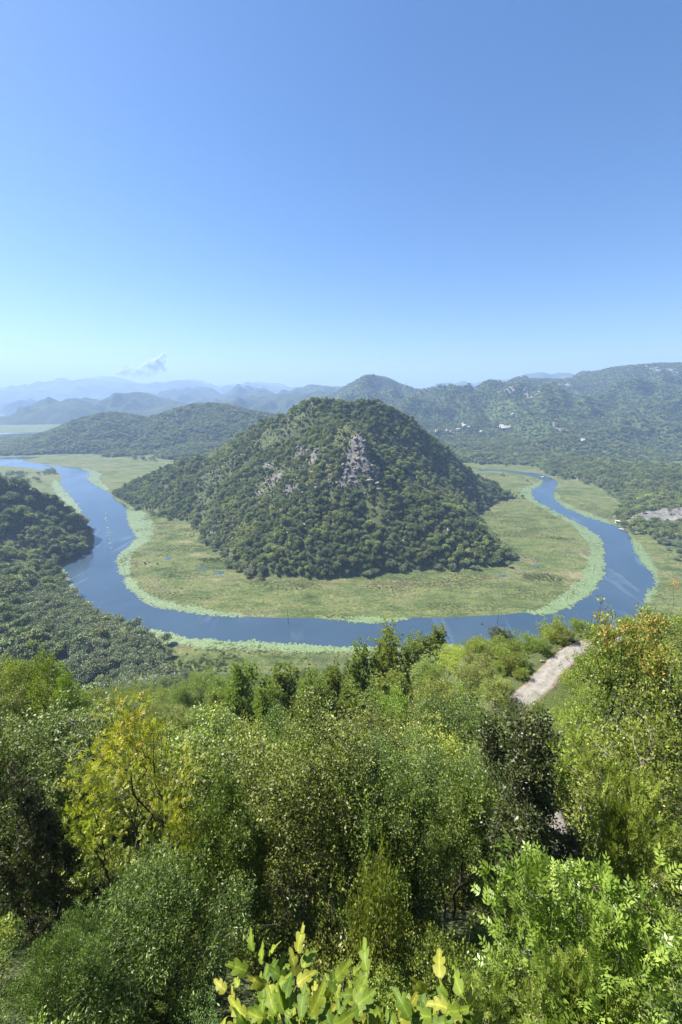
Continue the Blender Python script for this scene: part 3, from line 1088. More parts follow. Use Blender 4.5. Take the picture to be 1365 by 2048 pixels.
# grey-green willows and poplars along the wet edges
wil_line = []
WIL_WHERE = ['under the tip of the hill by the bend', 'along the lily marsh at the foot of the hill', 'at the foot of the crag side of the hill', 'along the marsh on the far flank of the hill', 'on the shore below the wooded spur', 'at the edge of the reed bed below the spur', 'under the low hill across the river', 'below the limestone pavement', 'on the grass beyond the limestone pavement', 'in the thicket behind the spur', 'on the islet in the river', 'along the field hedge in the valley', 'below the long ridge behind the marsh', 'on the marsh beside the far river bend', 'in the grove at the foot of the wooded spur']
for line, n, off, hm, where in (
        (Z0([(225, 992), (258, 1012), (300, 1024), (350, 1042)]), 26, 3, 6.0, 0),
        (Z0([(385, 1050), (408, 1080), (440, 1104), (472, 1136), (520, 1152)]), 46, 5, 8.5, 1),
        (Z0([(730, 1152), (785, 1145), (900, 1140), (1012, 1134)]), 15, 4, 7.0, 2),
        (Z0([(1020, 1122), (1003, 1096), (966, 1062), (955, 1030), (985, 1004), (1032, 994)]), 44, 5, 8.0, 3),
        (Z0([(138, 1192), (150, 1215), (185, 1242), (225, 1255), (262, 1268), (290, 1290)]), 46, 6, 9.0, 4),
        (Z0([(300, 1300), (318, 1340), (326, 1385), (300, 1400)]), 26, 6, 8.5, 5),
        (Z0([(1090, 946), (1138, 960), (1187, 972), (1237, 993), (1252, 1004)]), 44, 6, 9.0, 6),
        (Z0([(1262, 1066), (1300, 1076), (1340, 1090), (1400, 1105)]), 18, 5, 8.0, 7),
        (Z0([(1330, 1080), (1350, 1100), (1365, 1125), (1400, 1130)]), 12, 5, 5.0, 8),
        (Z0([(0, 960), (40, 962), (80, 964), (20, 950), (60, 948)]), 40, 9, 8.0, 9),
        (Z0([(93, 948), (105, 944), (118, 949)]), 12, 5, 8.5, 10),
        (Z0([(960, 928), (1020, 928), (1100, 930), (1140, 940)]), 40, 8, 10.0, 11),
        (Z0([(0, 908), (120, 907), (240, 912), (310, 924)]), 46, 10, 10.0, 12),
        (Z0([(1000, 950), (1030, 958), (1060, 966)]), 10, 8, 4.0, 13),
):
    L = catmull(line, 8)
    for i in range(n):
        p = L[rngF.integers(len(L))] + rngF.normal(size=2) * off
        wil_line.append((p[0], p[1], hm * (0.7 + 0.6 * rngF.random()), where))
W_wil = np.array(wil_line)
# the grey-green grove at the foot of the lake-side spur
gx, gy = jitter_grid(-300, -60, 190, 400, 6.2, rngF)
gm = (sdist(left_foot, gx, gy) > -4) & (sdist(left_foot, gx, gy) < 52) & (sdist(river, gx, gy) < -4)
gpx, gpy, gv = in_view(gx, gy, 5 + 0 * gx, 0)
gm &= (gpx > 60) & (gpx < 345) & (gpy > 1190) & (gpy < 1420)
W_wil = np.r_[W_wil, np.c_[gx[gm], gy[gm], 7.5 + 3 * rngF.random(gm.sum()), np.full(gm.sum(), len(WIL_WHERE) - 1)]]
wz = terrain(W_wil[:, 0], W_wil[:, 1])
keepw = (wz[5] < -1.5)
W_wil = np.c_[W_wil[:, :2], np.maximum(wz[0], 0.05), W_wil[:, 2:4]][keepw]
near_w = hidden_by(W_wil[:, 0], W_wil[:, 1], W_wil[:, 2] + W_wil[:, 3]) < 6
W_wil = W_wil[near_w]
# no two of the same spot
dd = np.hypot(W_left[:, None, 0] - W_wil[None, :, 0], W_left[:, None, 1] - W_wil[None, :, 1]).min(1)
W_left = W_left[dd > 3.2]


def app(W):
    return W[:, 3] / np.sqrt(W[:, 0] ** 2 + W[:, 1] ** 2 + (W[:, 2] - EYE) ** 2)


def seen(W, tol=0.0):
    px, py, v = in_view(W[:, 0], W[:, 1], W[:, 2] + W[:, 3], 0)
    return v & (py < 1400) & (hidden_by(W[:, 0], W[:, 1], W[:, 2] + W[:, 3]) < tol)


def pick(W, n, tol=0.0):
    m = seen(W, tol)
    a = np.where(m, app(W), -1)
    k = np.argsort(-a)[:n]
    k = k[a[k] > 0]
    sel = np.zeros(len(W), bool)
    sel[k] = True
    return W[sel], W[~sel]


I_left, W_left = pick(W_left, 130)
I_hill, W_hill = pick(W_hill, 130)
I_wil, W_wil2 = pick(W_wil, 290, 3.0)


def plant_wood(W, variants, name, label, cat, group):
    for row in W:
        x, y, z, h = row[:4]
        lb_, gp_ = (label, group) if isinstance(label, str) else ('rounded grey-green willow ' + label[int(row[4])], 'willows ' + label[int(row[4])])
        k = int(rngF.integers(len(variants)))
        cr, tr = variants[k]
        e = link(name, None, loc=(x, y, z), rz=float(rngF.random() * 6.28), scale=(h * (0.95 + 0.25 * rngF.random()),) * 2 + (h,), label=lb_, cat=cat, group=gp_)
        link('crown', cr, e)
        link('trunk', tr, e)


plant_wood(I_left, oak_var, 'oak_tree', 'round green oak in the wood on the spur beside the river bend', 'tree', 'oaks on the wooded spur')
plant_wood(I_hill, oak_var, 'oak_tree', 'round green oak near the foot of the hill inside the river loop', 'tree', 'oaks on the hill inside the loop')
plant_wood(I_wil, wil_var, 'willow_tree', WIL_WHERE, 'tree', None)


def scatter_wood(name, W, meshes, label, sq=1.0):
    n = len(W)
    h = W[:, 3]
    wd = h * (0.75 + 0.65 * rngF.random(n)) * sq
    rot = np.zeros((n, 3))
    rot[:, 2] = rngF.random(n) * 6.28
    rot[:, :2] = (rngF.random((n, 2)) - 0.5) * 0.2
    P = W[:, :3].copy()
    scatter(name, P, np.c_[wd, wd, h], rot, rngF.integers(len(meshes), size=n), meshes, label, 'forest')


scatter_wood('forest', W_hill, oak_join, 'dense oak scrub covering the round hill inside the river loop')
scatter_wood('forest', W_left, oak_join, 'dense dark green wood on the spur above the river bend')
scatter_wood('forest', W_right, oak_join, 'low wood on the rocky hill across the river from the loop')
if len(W_wil2):
    scatter_wood('forest', W_wil2, wil_join, 'far grey-green willows along the marsh edges')


def far_wood(name, ridges, seed, namp, nscale, jag, box, s, hmean, label, cut=0.0):
    x, y = jitter_grid(*box, s, rngF)
    px, py, v = in_view(x, y, 100 + 0 * x, 40)
    m = (px > -60) & (px < 1430)
    x, y = x[m], y[m]
    z = range_height(x, y, ridges, seed, namp, nscale, jag)
    dens = fbm(x * 0.006, y * 0.006, 303, 4)
    m = (z > 0.8) & (rngF.random(len(x)) > smooth(0.2, 0.6, dens) * 0.6)
    # leave out far sides: the slope must not fall away from the viewpoint steeply
    r = np.hypot(x, y)
    z2 = range_height(x * (1 - 40 / r), y * (1 - 40 / r), ridges, seed, namp, nscale, jag)
    m &= (z - z2) > -14
    m &= hidden_by(x, y, z + 10) < 14
    x, y, z = x[m], y[m], z[m]
    h = hmean * (0.6 + 0.8 * rngF.random(len(x)))
    W = np.c_[x, y, z, h]
    n = len(W)
    rot = np.zeros((n, 3))
    rot[:, 2] = rngF.random(n) * 6.28
    wd = h * (1.1 + 0.7 * rngF.random(n))
    scatter(name, W[:, :3], np.c_[wd, wd, h], rot, rngF.integers(len(oak_join), size=n), oak_join, label, 'forest')
    return n


nR = far_wood('forest', right_hills, 101, 95, 0.0032, 0.03, (-150, 2900, 1060, 2950), 9.5, 6.8, 'blue-green woods on the mountains beyond the river')
nL = far_wood('forest', left_hills, 131, 22, 0.007, 0.10, (-1700, -180, 1150, 1900), 9.0, 8.0, 'blue-green woods on the long ridge behind the marsh')
print('WOODS', len(W_hill), len(W_left), len(W_right), len(W_near), len(W_wil), nR, nL)

# ------------------------------------------------------------------ water lilies, sedge and reeds
def lily_mat():
    m, nt, N, L, P = newmat('water_lily_leaf')
    oi = N.new('ShaderNodeObjectInfo')
    a = math_node(nt, 'ADD', math_node(nt, 'MULTIPLY', attr(nt, 'rnd'), 0.5), math_node(nt, 'MULTIPLY', oi.outputs['Random'], 0.5))
    r = ramp(nt, [(0.0, (0.075, 0.120, 0.046)), (0.5, (0.118, 0.168, 0.074)), (1.0, (0.175, 0.220, 0.108))], a)
    L.new(r.outputs[0], P.inputs['Base Color'])
    P.inputs['Roughness'].default_value = 0.45
    return m


M_lily = lily_mat()
M_reed = leaf_mat('reed_leaf', [(0.0, (0.060, 0.084, 0.027)), (0.5, (0.108, 0.132, 0.046)), (1.0, (0.208, 0.208, 0.092))], 0.7, 0.3, vary=0.6)


def raft(seed, n=9, pad=0.42):
    """a small raft of overlapping round floating leaves, one notch each"""
    rng = np.random.default_rng(seed)
    A = Acc()
    for i in range(n):
        a, r = rng.random() * 6.28, rng.random() ** 0.5 * 0.9
        c = np.array((r * math.cos(a), r * math.sin(a), 0.004 + 0.012 * i + 0.0))
        k = 7
        t = np.linspace(0.25, 2 * np.pi - 0.25, k) + rng.random() * 6.28
        s = pad * (0.6 + 0.6 * rng.random())
        V = np.r_[[c], c + np.c_[np.cos(t) * s, np.sin(t) * s, 0.02 * rng.random(k)]]
        A.add(V, np.array([[0, j, j + 1] for j in range(1, k)]), rng.random())
    return A.mesh('lily_raft', M_lily)


rafts = [raft(500 + i, 9) for i in range(4)]
belts = [  # outer line of each belt is the water's edge, inner line where the marsh begins
    Z0([(262, 1012), (300, 1028), (310, 1050), (308, 1070), (300, 1085), (285, 1092), (268, 1104), (258, 1122), (262, 1145), (272, 1166), (300, 1190), (335, 1204), (400, 1215),
        (470, 1226), (545, 1233), (480, 1236), (404, 1229), (352, 1222.5), (316, 1216), (290, 1205), (264, 1187), (250, 1168), (247, 1152), (236, 1144), (232, 1125), (240, 1106),
        (258, 1091), (271, 1078), (257, 1048), (250, 1024)]),
    Z0([(640, 1236), (690, 1233), (745, 1233), (800, 1236), (820, 1236), (798, 1243.5), (743, 1246.5), (689, 1245), (655, 1241)]),
    Z0([(1040, 1226), (1075, 1220), (1113, 1199), (1131, 1181), (1160, 1160), (1176, 1125), (1178, 1097), (1170, 1084), (1160, 1066), (1143, 1049), (1108, 1031), (1080, 1014), (1052, 999),
        (1040, 988), (1047, 976), (1074, 966), (1082, 960), (1086, 961), (1084, 971), (1067, 980), (1064, 988), (1074, 1001), (1098, 1014.5), (1133, 1033), (1169, 1053.5), (1198, 1071),
        (1209, 1090), (1212, 1118), (1209, 1151), (1195, 1176), (1169, 1197), (1141, 1215), (1111, 1227.5), (1082, 1230.5)]),
    Z0([(1108, 983), (1118, 985), (1125, 1000), (1150, 1015), (1180, 1026), (1215, 1040), (1236, 1053), (1208, 1046), (1166, 1032), (1130, 1016), (1108, 999)]),
    Z0([(1258, 1066), (1272, 1078), (1292, 1100), (1304, 1125), (1320, 1150), (1320, 1168), (1312, 1186), (1298, 1208), (1284, 1206), (1292, 1188), (1300, 1172), (1308, 1160), (1303, 1147), (1279, 1122), (1265, 1091)]),
    Z0([(960, 1288), (800, 1292), (700, 1292), (600, 1288), (480, 1279), (387, 1275), (345, 1265), (299, 1255), (246, 1244), (205, 1233), (183, 1231), (172, 1209), (155, 1181), (142, 1164), (134, 1144),
        (124, 1135), (116, 1140), (120, 1165), (140, 1200), (160, 1235), (200, 1250), (260, 1266), (300, 1278), (350, 1290), (420, 1300), (500, 1304), (640, 1306), (800, 1304), (940, 1300)]),
    Z0([(122, 968), (140, 990), (160, 1013), (169, 1034), (173, 1050), (160, 1050), (150, 1030), (135, 1010), (112, 990), (104, 970), (108, 958)]),
    Z0([(158, 935.5), (188, 940), (205, 948), (200, 958), (208, 968), (222, 980), (210, 982), (184, 969), (173, 957), (180, 945)]),
    Z0([(215, 1060), (208, 1045), (210, 1020), (214, 1018), (216, 1045), (224, 1075), (226, 1100), (218, 1090)]),
]
rngL = np.random.default_rng(9)
LP = []
for bi, b in enumerate(belts):
    b = np.array(b)
    x0, y0 = b.min(0)
    x1, y1 = b.max(0)
    far = b[:, 1].mean() > 560
    s = 1.7 if far else 1.15
    x, y = jitter_grid(x0, x1, y0, y1, s, rngL)
    d = sdist(b, x, y) + 3.4 * fbm(x * 0.07, y * 0.07, 400 + bi, 4)
    m = (d > 0) & (rngL.random(len(x)) < 0.22 + smooth(0.0, 5.0, d))
    m &= rngL.random(len(x)) < (0.25 if bi == 8 else np.where(fbm(x * 0.05, y * 0.05, 420, 3) > 0.33, 0.45, 1.0))
    x, y = x[m], y[m]
    LP.append(np.c_[x, y, np.full(len(x), 1.5 if far else 1.0)])
LP = np.concatenate(LP)
# loose rafts beyond the edges
h, db, *_ = 0, 0, 0
lz = terrain(LP[:, 0], LP[:, 1])[0]
n = len(LP)
ls = LP[:, 2] * (0.75 + 0.6 * rngL.random(n))
lrot = np.zeros((n, 3))
lrot[:, 2] = rngL.random(n) * 6.28
scatter('lily_pads', np.c_[LP[:, :2], np.maximum(lz, 0) + 0.02 + 0.06 * rngL.random(n)], np.c_[ls, ls, ls], lrot, rngL.integers(4, size=n), rafts,
        'pale green floating lily leaves in belts along the river edges', 'lily pads')


def tuft(seed, n=26, h=1.0, spread=0.55, wide=0.05):
    rng = np.random.default_rng(seed)
    A = Acc()
    a = rng.random(n) * 6.28
    r = rng.random(n) ** 0.5 * spread
    P = np.c_[r * np.cos(a), r * np.sin(a), np.full(n, -0.05)]
    D = rand_dirs(n, rng) * 0.35 + np.array((0, 0, 1.0))
    V, F = leaves(P, D, rand_dirs(n, rng), h * (0.55 + 0.6 * rng.random(n)), (np.array([(wide, 0, 0), (wide * 0.8, 0.6, 0), (0, 1, 0.05), (-wide * 0.8, 0.6, 0), (-wide, 0, 0)]), np.array([[0, 1, 2, 3, 4]])), rng)
    A.add(V, F, rng.random(n))
    return A.mesh('reed_tuft', M_reed)


tufts = [tuft(600 + i, 30, 1.0, 0.7, 0.09) for i in range(4)]
x, y = jitter_grid(-420, 480, 236, 800, 3.0, rngL)
z, marsh, db, db2, db3, sdr, zp = terrain(x, y)
px, py, v = in_view(x, y, z, 30)
dn = fbm(x * 0.022, y * 0.045, 450, 4)
m = (sdr < -3) & (db < 2) & (db2 < 0) & (db3 < 0) & (z < 0.6) & (z > 0.02) & v & (rngL.random(len(x)) < 0.15 + 0.95 * smooth(-0.05, 0.30, dn))
x, y, z, dn = x[m], y[m], z[m], dn[m]
# taller dark reed islands
isl = np.zeros(len(x))
for ipx, ipy, a, b in ((300, 1127, 32, 10), (392, 1070, 34, 8), (1085, 1155, 42, 9), (430, 1120, 34, 6), (355, 1178, 22, 5), (330, 1030, 30, 8), (1110, 1076, 20, 3), (400, 1330, 90, 30)):
    q = at_z(ipx, ipy)
    s = math.hypot(q[0], q[1]) / FPX
    isl = np.maximum(isl, 1 - smooth(0.7, 1.1, np.sqrt(((x - q[0]) / (a * s)) ** 2 + ((y - q[1]) / (b * s * 1.9)) ** 2)))
hh = (0.35 + 0.8 * smooth(0, 0.5, dn) * rngL.random(len(x))) + 1.5 * isl
n = len(x)
lrot = np.zeros((n, 3))
lrot[:, 2] = rngL.random(n) * 6.28
sw = (1.2 + 1.3 * rngL.random(n))
scatter('reeds', np.c_[x, y, z], np.c_[sw, sw, hh], lrot, rngL.integers(4, size=n), tufts, 'yellow-green sedge and reeds covering the marsh', 'reeds')
print('LILY', len(LP), 'REED', n)

# ------------------------------------------------------------------ haze
hb0, hb1 = np.array((-15600, -300, -4.3)), np.array((15600, 12400, 690))
hv = np.array([(x, y, z) for z in (hb0[2], hb1[2]) for y in (hb0[1], hb1[1]) for x in (hb0[0], hb1[0])])
hf = np.array([[0, 2, 3, 1], [4, 5, 7, 6], [0, 1, 5, 4], [2, 6, 7, 3], [0, 4, 6, 2], [1, 3, 7, 5]])
mh = bpy.data.materials.new('haze_air')
mh.use_nodes = True
hn = mh.node_tree.nodes
hn.remove(hn['Principled BSDF'])
pv = hn.new('ShaderNodeVolumePrincipled')
pv.inputs['Color'].default_value = (0.32, 0.46, 0.73, 1)
pv.inputs['Density'].default_value = 0.00018
pv.inputs['Anisotropy'].default_value = 0.1
mh.node_tree.links.new(pv.outputs[0], hn['Material Output'].inputs['Volume'])
link('haze', mesh_np('haze', hv, hf, mh), kind='stuff', label='pale blue haze filling the air over the valley', cat='haze')

# ------------------------------------------------------------------ the trees and shrubs below the viewpoint
HOLLY = leaf_mat('evergreen_leaf', [(0.0, (0.032, 0.052, 0.009)), (0.45, (0.078, 0.114, 0.016)), (0.85, (0.150, 0.196, 0.030)), (1.0, (0.22, 0.25, 0.07))], 0.52, 0.36, vary=0.3, spec=0.5)
BACKLIT_TONE = leaf_mat('backlit_tone_evergreen_leaf', [(0.0, (0.014, 0.022, 0.006)), (0.5, (0.034, 0.050, 0.012)), (0.9, (0.070, 0.092, 0.024)), (1.0, (0.16, 0.18, 0.06))], 0.46, 0.2, vary=0.2, spec=0.5)  # evergreen leaf with backlit shade put into its colour, for the slender tree
OLIVE = leaf_mat('bluish_evergreen_leaf', [(0.0, (0.034, 0.058, 0.010)), (0.5, (0.092, 0.142, 0.024)), (1.0, (0.190, 0.245, 0.056))], 0.50, 0.34, vary=0.25, spec=0.5)
LIME = leaf_mat('bright_broad_leaf', [(0.0, (0.085, 0.125, 0.012)), (0.5, (0.165, 0.225, 0.022)), (1.0, (0.270, 0.300, 0.040))], 0.5, 0.40, vary=0.5)
MID = leaf_mat('mid_green_leaf', [(0.0, (0.058, 0.088, 0.012)), (0.5, (0.135, 0.178, 0.024)), (1.0, (0.250, 0.278, 0.046))], 0.48, 0.35, vary=0.5)
PISTA = leaf_mat('pinnate_leaf', [(0.0, (0.080, 0.125, 0.018)), (0.55, (0.160, 0.225, 0.036)), (0.95, (0.250, 0.300, 0.062)), (1.0, (0.38, 0.20, 0.07))], 0.42, 0.38, vary=0.3)
SMOKE = leaf_mat('turning_leaf', [(0.0, (0.085, 0.125, 0.016)), (0.35, (0.190, 0.240, 0.028)), (0.68, (0.320, 0.325, 0.045)), (0.86, (0.460, 0.360, 0.110)), (1.0, (0.500, 0.270, 0.150))], 0.5, 0.40, vary=0.15)
RUSTY = leaf_mat('rust_tipped_leaf', [(0.0, (0.075, 0.115, 0.018)), (0.5, (0.150, 0.190, 0.030)), (0.74, (0.260, 0.250, 0.045)), (0.86, (0.420, 0.190, 0.060)), (1.0, (0.430, 0.110, 0.060))], 0.5, 0.35, vary=0.15)
PINE = leaf_mat('pine_needle', [(0.0, (0.105, 0.150, 0.030)), (0.5, (0.195, 0.250, 0.055)), (1.0, (0.300, 0.330, 0.100))], 0.55, 0.45, vary=0.3)
JUNI = leaf_mat('juniper_needle', [(0.0, (0.022, 0.032, 0.013)), (0.55, (0.050, 0.064, 0.026)), (0.85, (0.090, 0.098, 0.045)), (1.0, (0.150, 0.100, 0.055))], 0.6, 0.2, vary=0.25)


def pinnate(C, r, per, rachis, lf, rng, out_from, npair=4):
    n = len(C) * per
    P = np.repeat(C, per, 0) + rand_dirs(n, rng) * (rng.random(n) * r)[:, None]
    o = P - out_from
    D = o / (np.linalg.norm(o, axis=1, keepdims=True) + 1e-9) + 0.9 * rand_dirs(n, rng)
    D[:, 2] += 0.1
    D /= np.linalg.norm(D, axis=1, keepdims=True)
    up = rand_dirs(n, rng, 1.6)
    X = np.cross(D, up)
    X /= np.linalg.norm(X, axis=1, keepdims=True) + 1e-9
    Nn = np.cross(X, D)
    ln = rachis * (0.7 + 0.6 * rng.random(n))
    tone = np.repeat(rng.random(len(C)), per) * 0.5 + rng.random(n) * 0.35
    Vs, Fs, As, off = [], [], [], 0
    for j in range(npair * 2 + 1):
        k = j // 2
        f = (k + 1) / (npair + 0.6)
        if j == npair * 2:
            d, p = D.copy(), P + D * ln[:, None]
        else:
            sg = 1 if j % 2 else -1
            d, p = D * 0.55 + sg * X + 0.12 * rand_dirs(n, rng), P + D * (ln * f)[:, None]
        V, F = leaves(p, d, Nn + 0.25 * rand_dirs(n, rng), lf * (0.8 + 0.4 * rng.random(n)), LEAF4P, rng)
        Vs.append(V)
        Fs.append(F + off)
        off += len(V)
        As.append(np.clip(tone + 0.15 * rng.random(n), 0, 1))
    return np.concatenate(Vs), np.concatenate(Fs), np.concatenate(As)


LEAF4P = (np.array([(0, 0, 0), (0.21, 0.42, 0.05), (0, 1, -0.03), (-0.21, 0.42, 0.05)]), np.array([[0, 1, 2, 3]]))


def tree_kind(seed, h, w, ntips, leaf_fn, mat, bark, trunks=1, zc=0.58, rz=0.42, lob=6, shell=0.6, r_tip=0.006, r_base=0.12, lean=0.25, spread=0.55, rs=(0.45, 0.65), twig_k=4, lb=None):
    """crown and trunk of one kind of tree, standing at the origin, h metres high and w wide"""
    rng = np.random.default_rng(seed)
    if lb is None:
        lb = lobes(lob, w * 0.5, rz * h, zc * h, rng, spread, rs)
    tips = tips_in(lb, ntips, rng, shell)
    tips[:, 2] *= 0.97 * h / tips[:, 2].max()
    tips[:, :2] *= 0.46 * w / np.percentile(np.hypot(tips[:, 0], tips[:, 1]), 98)
    stick = np.where(rng.random(len(tips)) < 0.22, 1 + 0.16 * np.abs(rng.normal(size=len(tips))), 1.0)[:, None]
    tips = (tips - np.array((0, 0, zc * h))) * stick + np.array((0, 0, zc * h))      # ragged outline: some sprays reach out
    tips = tips[tips[:, 2] > 0.06 * h]
    T = Acc()
    grp = np.argmin(((tips[:, None, :2] - np.array([(0.18 * w * math.cos(2.4 * i), 0.18 * w * math.sin(2.4 * i)) for i in range(trunks)])[None]) ** 2).sum(2), 1) if trunks > 1 else np.zeros(len(tips), int)
    for i in range(trunks):
        tp = tips[grp == i]
        if len(tp) == 0:
            continue
        c = tp.mean(0)
        b = np.array((0.05 * w * math.cos(2.4 * i), 0.05 * w * math.sin(2.4 * i), -0.35)) if trunks > 1 else np.array((0, 0, -0.35))
        top = np.array((c[0] * 0.8, c[1] * 0.8, tp[:, 2].max() * 0.82))
        path = [b + (top - b) * t + rng.normal(size=3) * 0.022 * h * np.array((1, 1, 0.3)) * (0.2 < t) for t in np.linspace(0, 1, 9)]
        arr, par, rad = skeleton(tp, path, rng, r_tip, r_base)
        rad = np.maximum(rad, r_tip)
        branch_mesh(T, arr, par, rad, twig_k)
    A = Acc()
    for V, F, a in leaf_fn(tips, rng, np.array((0, 0, zc * h * 0.8))):
        A.add(V, F, a)
    return A.mesh('crown', mat), T.mesh('trunk', bark), h, w


def lf_cluster(r, per, size, tmpl, upn=0.5, droop=0.0, flat=0.85):
    return lambda tips, rng, o: [cluster_leaves(tips, r, per, size, tmpl, rng, o, droop, upn, 0.35, flat)]


def lf_pinnate(r, per, rachis, lf, npair=4):
    return lambda tips, rng, o: [pinnate(tips, r, per, rachis, lf, rng, o, npair)]


def lf_pine(tips, rng, o):
    out = []
    n = len(tips)
    d = tips - o
    d /= np.linalg.norm(d, axis=1, keepdims=True) + 1e-9
    d[:, 2] += 0.5
    for s in range(3):                   # needle brushes along the last stretch of every twig
        C = tips - d * (0.16 * s) + rng.normal(size=tips.shape) * 0.12
        per = 22
        P = np.repeat(C, per, 0)
        D = np.repeat(d, per, 0) * 0.8 + rand_dirs(len(P), rng)
        V, F = leaves(P, D, rand_dirs(len(P), rng), 0.17 * (0.7 + 0.6 * rng.random(len(P))), (NEEDLE[0] * np.array((2.6, 1, 1)), NEEDLE[1]), rng)
        out.append((V, F, np.repeat(rng.random(n), per) * 0.55 + rng.random(len(P)) * 0.45))
    return out


def lf_juniper(tips, rng, o):
    n = len(tips)
    per = 46
    P = np.repeat(tips, per, 0) + rand_dirs(n * per, rng) * (rng.random(n * per) * 0.16)[:, None]
    D = rand_dirs(n * per, rng, 0.6)
    V, F = leaves(P, D, rand_dirs(n * per, rng), 0.075 * (0.6 + 0.8 * rng.random(n * per)), (NEEDLE[0] * np.array((5.0, 1, 1)), NEEDLE[1]), rng)
    return [(V, F, np.repeat(rng.random(n), per) * 0.6 + rng.random(n * per) * 0.4)]


def tone_by_height(fn, z0, z1, amt):
    """sprays turn colour towards the tips of the tree"""
    def f(tips, rng, o):
        res = []
        for V, F, a in fn(tips, rng, o):
            zf = V[F[:, 0], 2]
            res.append((V, F, np.clip(a * (1 - amt) + amt * smooth(z0, z1, zf + 0.5 * rng.normal(size=len(zf))), 0, 1)))
        return res
    return f


K = {}
CL = dict(spread=0.85, rs=(0.24, 0.40))          # clumpy crown: many small lobes with gaps between
K['evergreen'] = [tree_kind(700, 8.4, 5.0, 1250, lf_cluster(0.19, 34, 0.068, LEAF4), HOLLY, M_bark_dark, 3, 0.54, 0.46, 17, 0.45, 0.005, 0.085, **CL),
                  tree_kind(701, 7.2, 3.6, 900, lf_cluster(0.19, 34, 0.068, LEAF4), HOLLY, M_bark_dark, 2, 0.56, 0.44, 13, 0.45, 0.005, 0.085, **CL)]
K['olive'] = [tree_kind(710, 4.6, 4.2, 1300, lf_cluster(0.15, 34, 0.068, LEAF_SLIM, 0.3), OLIVE, M_bark_dark, 4, 0.64, 0.36, 15, 0.5, 0.004, 0.06, **CL)]
K['slender'] = [tree_kind(720, 9.0, 2.3, 800, lf_cluster(0.18, 32, 0.066, LEAF4, 0.4, 0.3), BACKLIT_TONE, M_bark_dark, 1, 0.66, 0.34, 14, 0.4, 0.006, 0.10, **CL)]
K['pistachio'] = [tree_kind(730, 4.2, 3.0, 400, lf_pinnate(0.16, 5, 0.18, 0.078), PISTA, M_bark, 4, 0.60, 0.38, 13, 0.4, 0.004, 0.028, **CL),
                  tree_kind(731, 3.8, 3.2, 420, lf_pinnate(0.18, 6, 0.15, 0.062), PISTA, M_bark, 3, 0.58, 0.38, 13, 0.4, 0.004, 0.030, **CL)]
K['smoke'] = [tree_kind(740, 7.6, 3.0, 330, tone_by_height(lf_pinnate(0.2, 4, 0.15, 0.080, 3), 2.0, 8.5, 0.45), SMOKE, M_bark_dark, 2, 0.62, 0.38, 15, 0.25, 0.005, 0.05, spread=0.9, rs=(0.22, 0.34))]
K['rusty'] = [tree_kind(745, 5.6, 3.4, 420, tone_by_height(lf_cluster(0.18, 22, 0.090, LEAF4), 3.0, 5.6, 0.45), RUSTY, M_bark_dark, 2, 0.60, 0.40, 13, 0.3, 0.005, 0.05, spread=0.85, rs=(0.24, 0.38))]
K['lime'] = [tree_kind(750 + i, 7.2, 4.4, 460, lf_cluster(0.27, 26, 0.105, LEAF4), LIME, M_bark, 1 + i, 0.58, 0.42, 15, 0.5, 0.009, 0.10, **CL) for i in range(2)]
K['broad'] = [tree_kind(760 + i, 7.2, 4.4, 480, lf_cluster(0.27, 26, 0.100, LEAF4), MID, M_bark, 1 + i, 0.57, 0.43, 15, 0.5, 0.009, 0.10, **CL) for i in range(3)]
K['pine'] = [tree_kind(770 + i, 9.0, 4.0, 420, lf_pine, PINE, M_bark_dark, 1, 0.60, 0.40, 16, 0.3, 0.012, 0.11, spread=0.8, rs=(0.22, 0.36)) for i in range(3)]
K['juniper'] = [tree_kind(780, 6.0, 2.2, 420, lf_juniper, JUNI, M_bark_dark, 2, 0.54, 0.46, 13, 0.4, 0.006, 0.06, **CL)]
K['scrub'] = [tree_kind(790, 1.7, 2.0, 330, lf_cluster(0.12, 24, 0.055, LEAF4), MID, M_bark, 4, 0.55, 0.42, 8, 0.5, 0.004, 0.02),
              tree_kind(791, 1.6, 2.1, 330, lf_cluster(0.11, 26, 0.045, LEAF_SLIM), OLIVE, M_bark, 4, 0.55, 0.42, 8, 0.5, 0.004, 0.02)]
NAMES = {'evergreen': 'evergreen_tree', 'olive': 'evergreen_shrub', 'slender': 'evergreen_tree', 'pistachio': 'pistachio_shrub', 'smoke': 'smoke_tree', 'rusty': 'smoke_tree', 'lime': 'hornbeam_tree',
         'broad': 'broadleaf_tree', 'pine': 'pine_tree', 'juniper': 'juniper_tree', 'scrub': 'low_shrub'}
rngH = np.random.default_rng(31)


NG = np.meshgrid(np.arange(-120, 120.1, 0.5), np.arange(0, 80.1, 0.5))
_nz = terrain(NG[0].ravel(), NG[1].ravel())[0].reshape(NG[0].shape)


def zland(x, y):
    i, j = min(max((x + 120) * 2, 0), 478.9), min(max(y * 2, 0), 158.9)
    a, b = int(i), int(j)
    u, v = i - a, j - b
    return float((_nz[b, a] * (1 - u) + _nz[b, a + 1] * u) * (1 - v) + (_nz[b + 1, a] * (1 - u) + _nz[b + 1, a + 1] * u) * v)


placed = []


def plant(kind, x, y, h, w, label, group=None, var=None, rz=None, cat=None):
    v = K[kind][int(rngH.integers(len(K[kind]))) if var is None else var]
    cr, tr, h0, w0 = v
    z = zland(x, y)
    e = link(NAMES[kind], None, loc=(x, y, z), rz=float(rngH.random() * 6.28) if rz is None else rz, scale=(w / w0, w / w0, h / h0), label=label,
             cat=cat or ('shrub' if 'shrub' in NAMES[kind] else 'tree'), group=group)
    link('crown', cr, e)
    link('trunk', tr, e)
    placed.append((x, y, w))
    return e


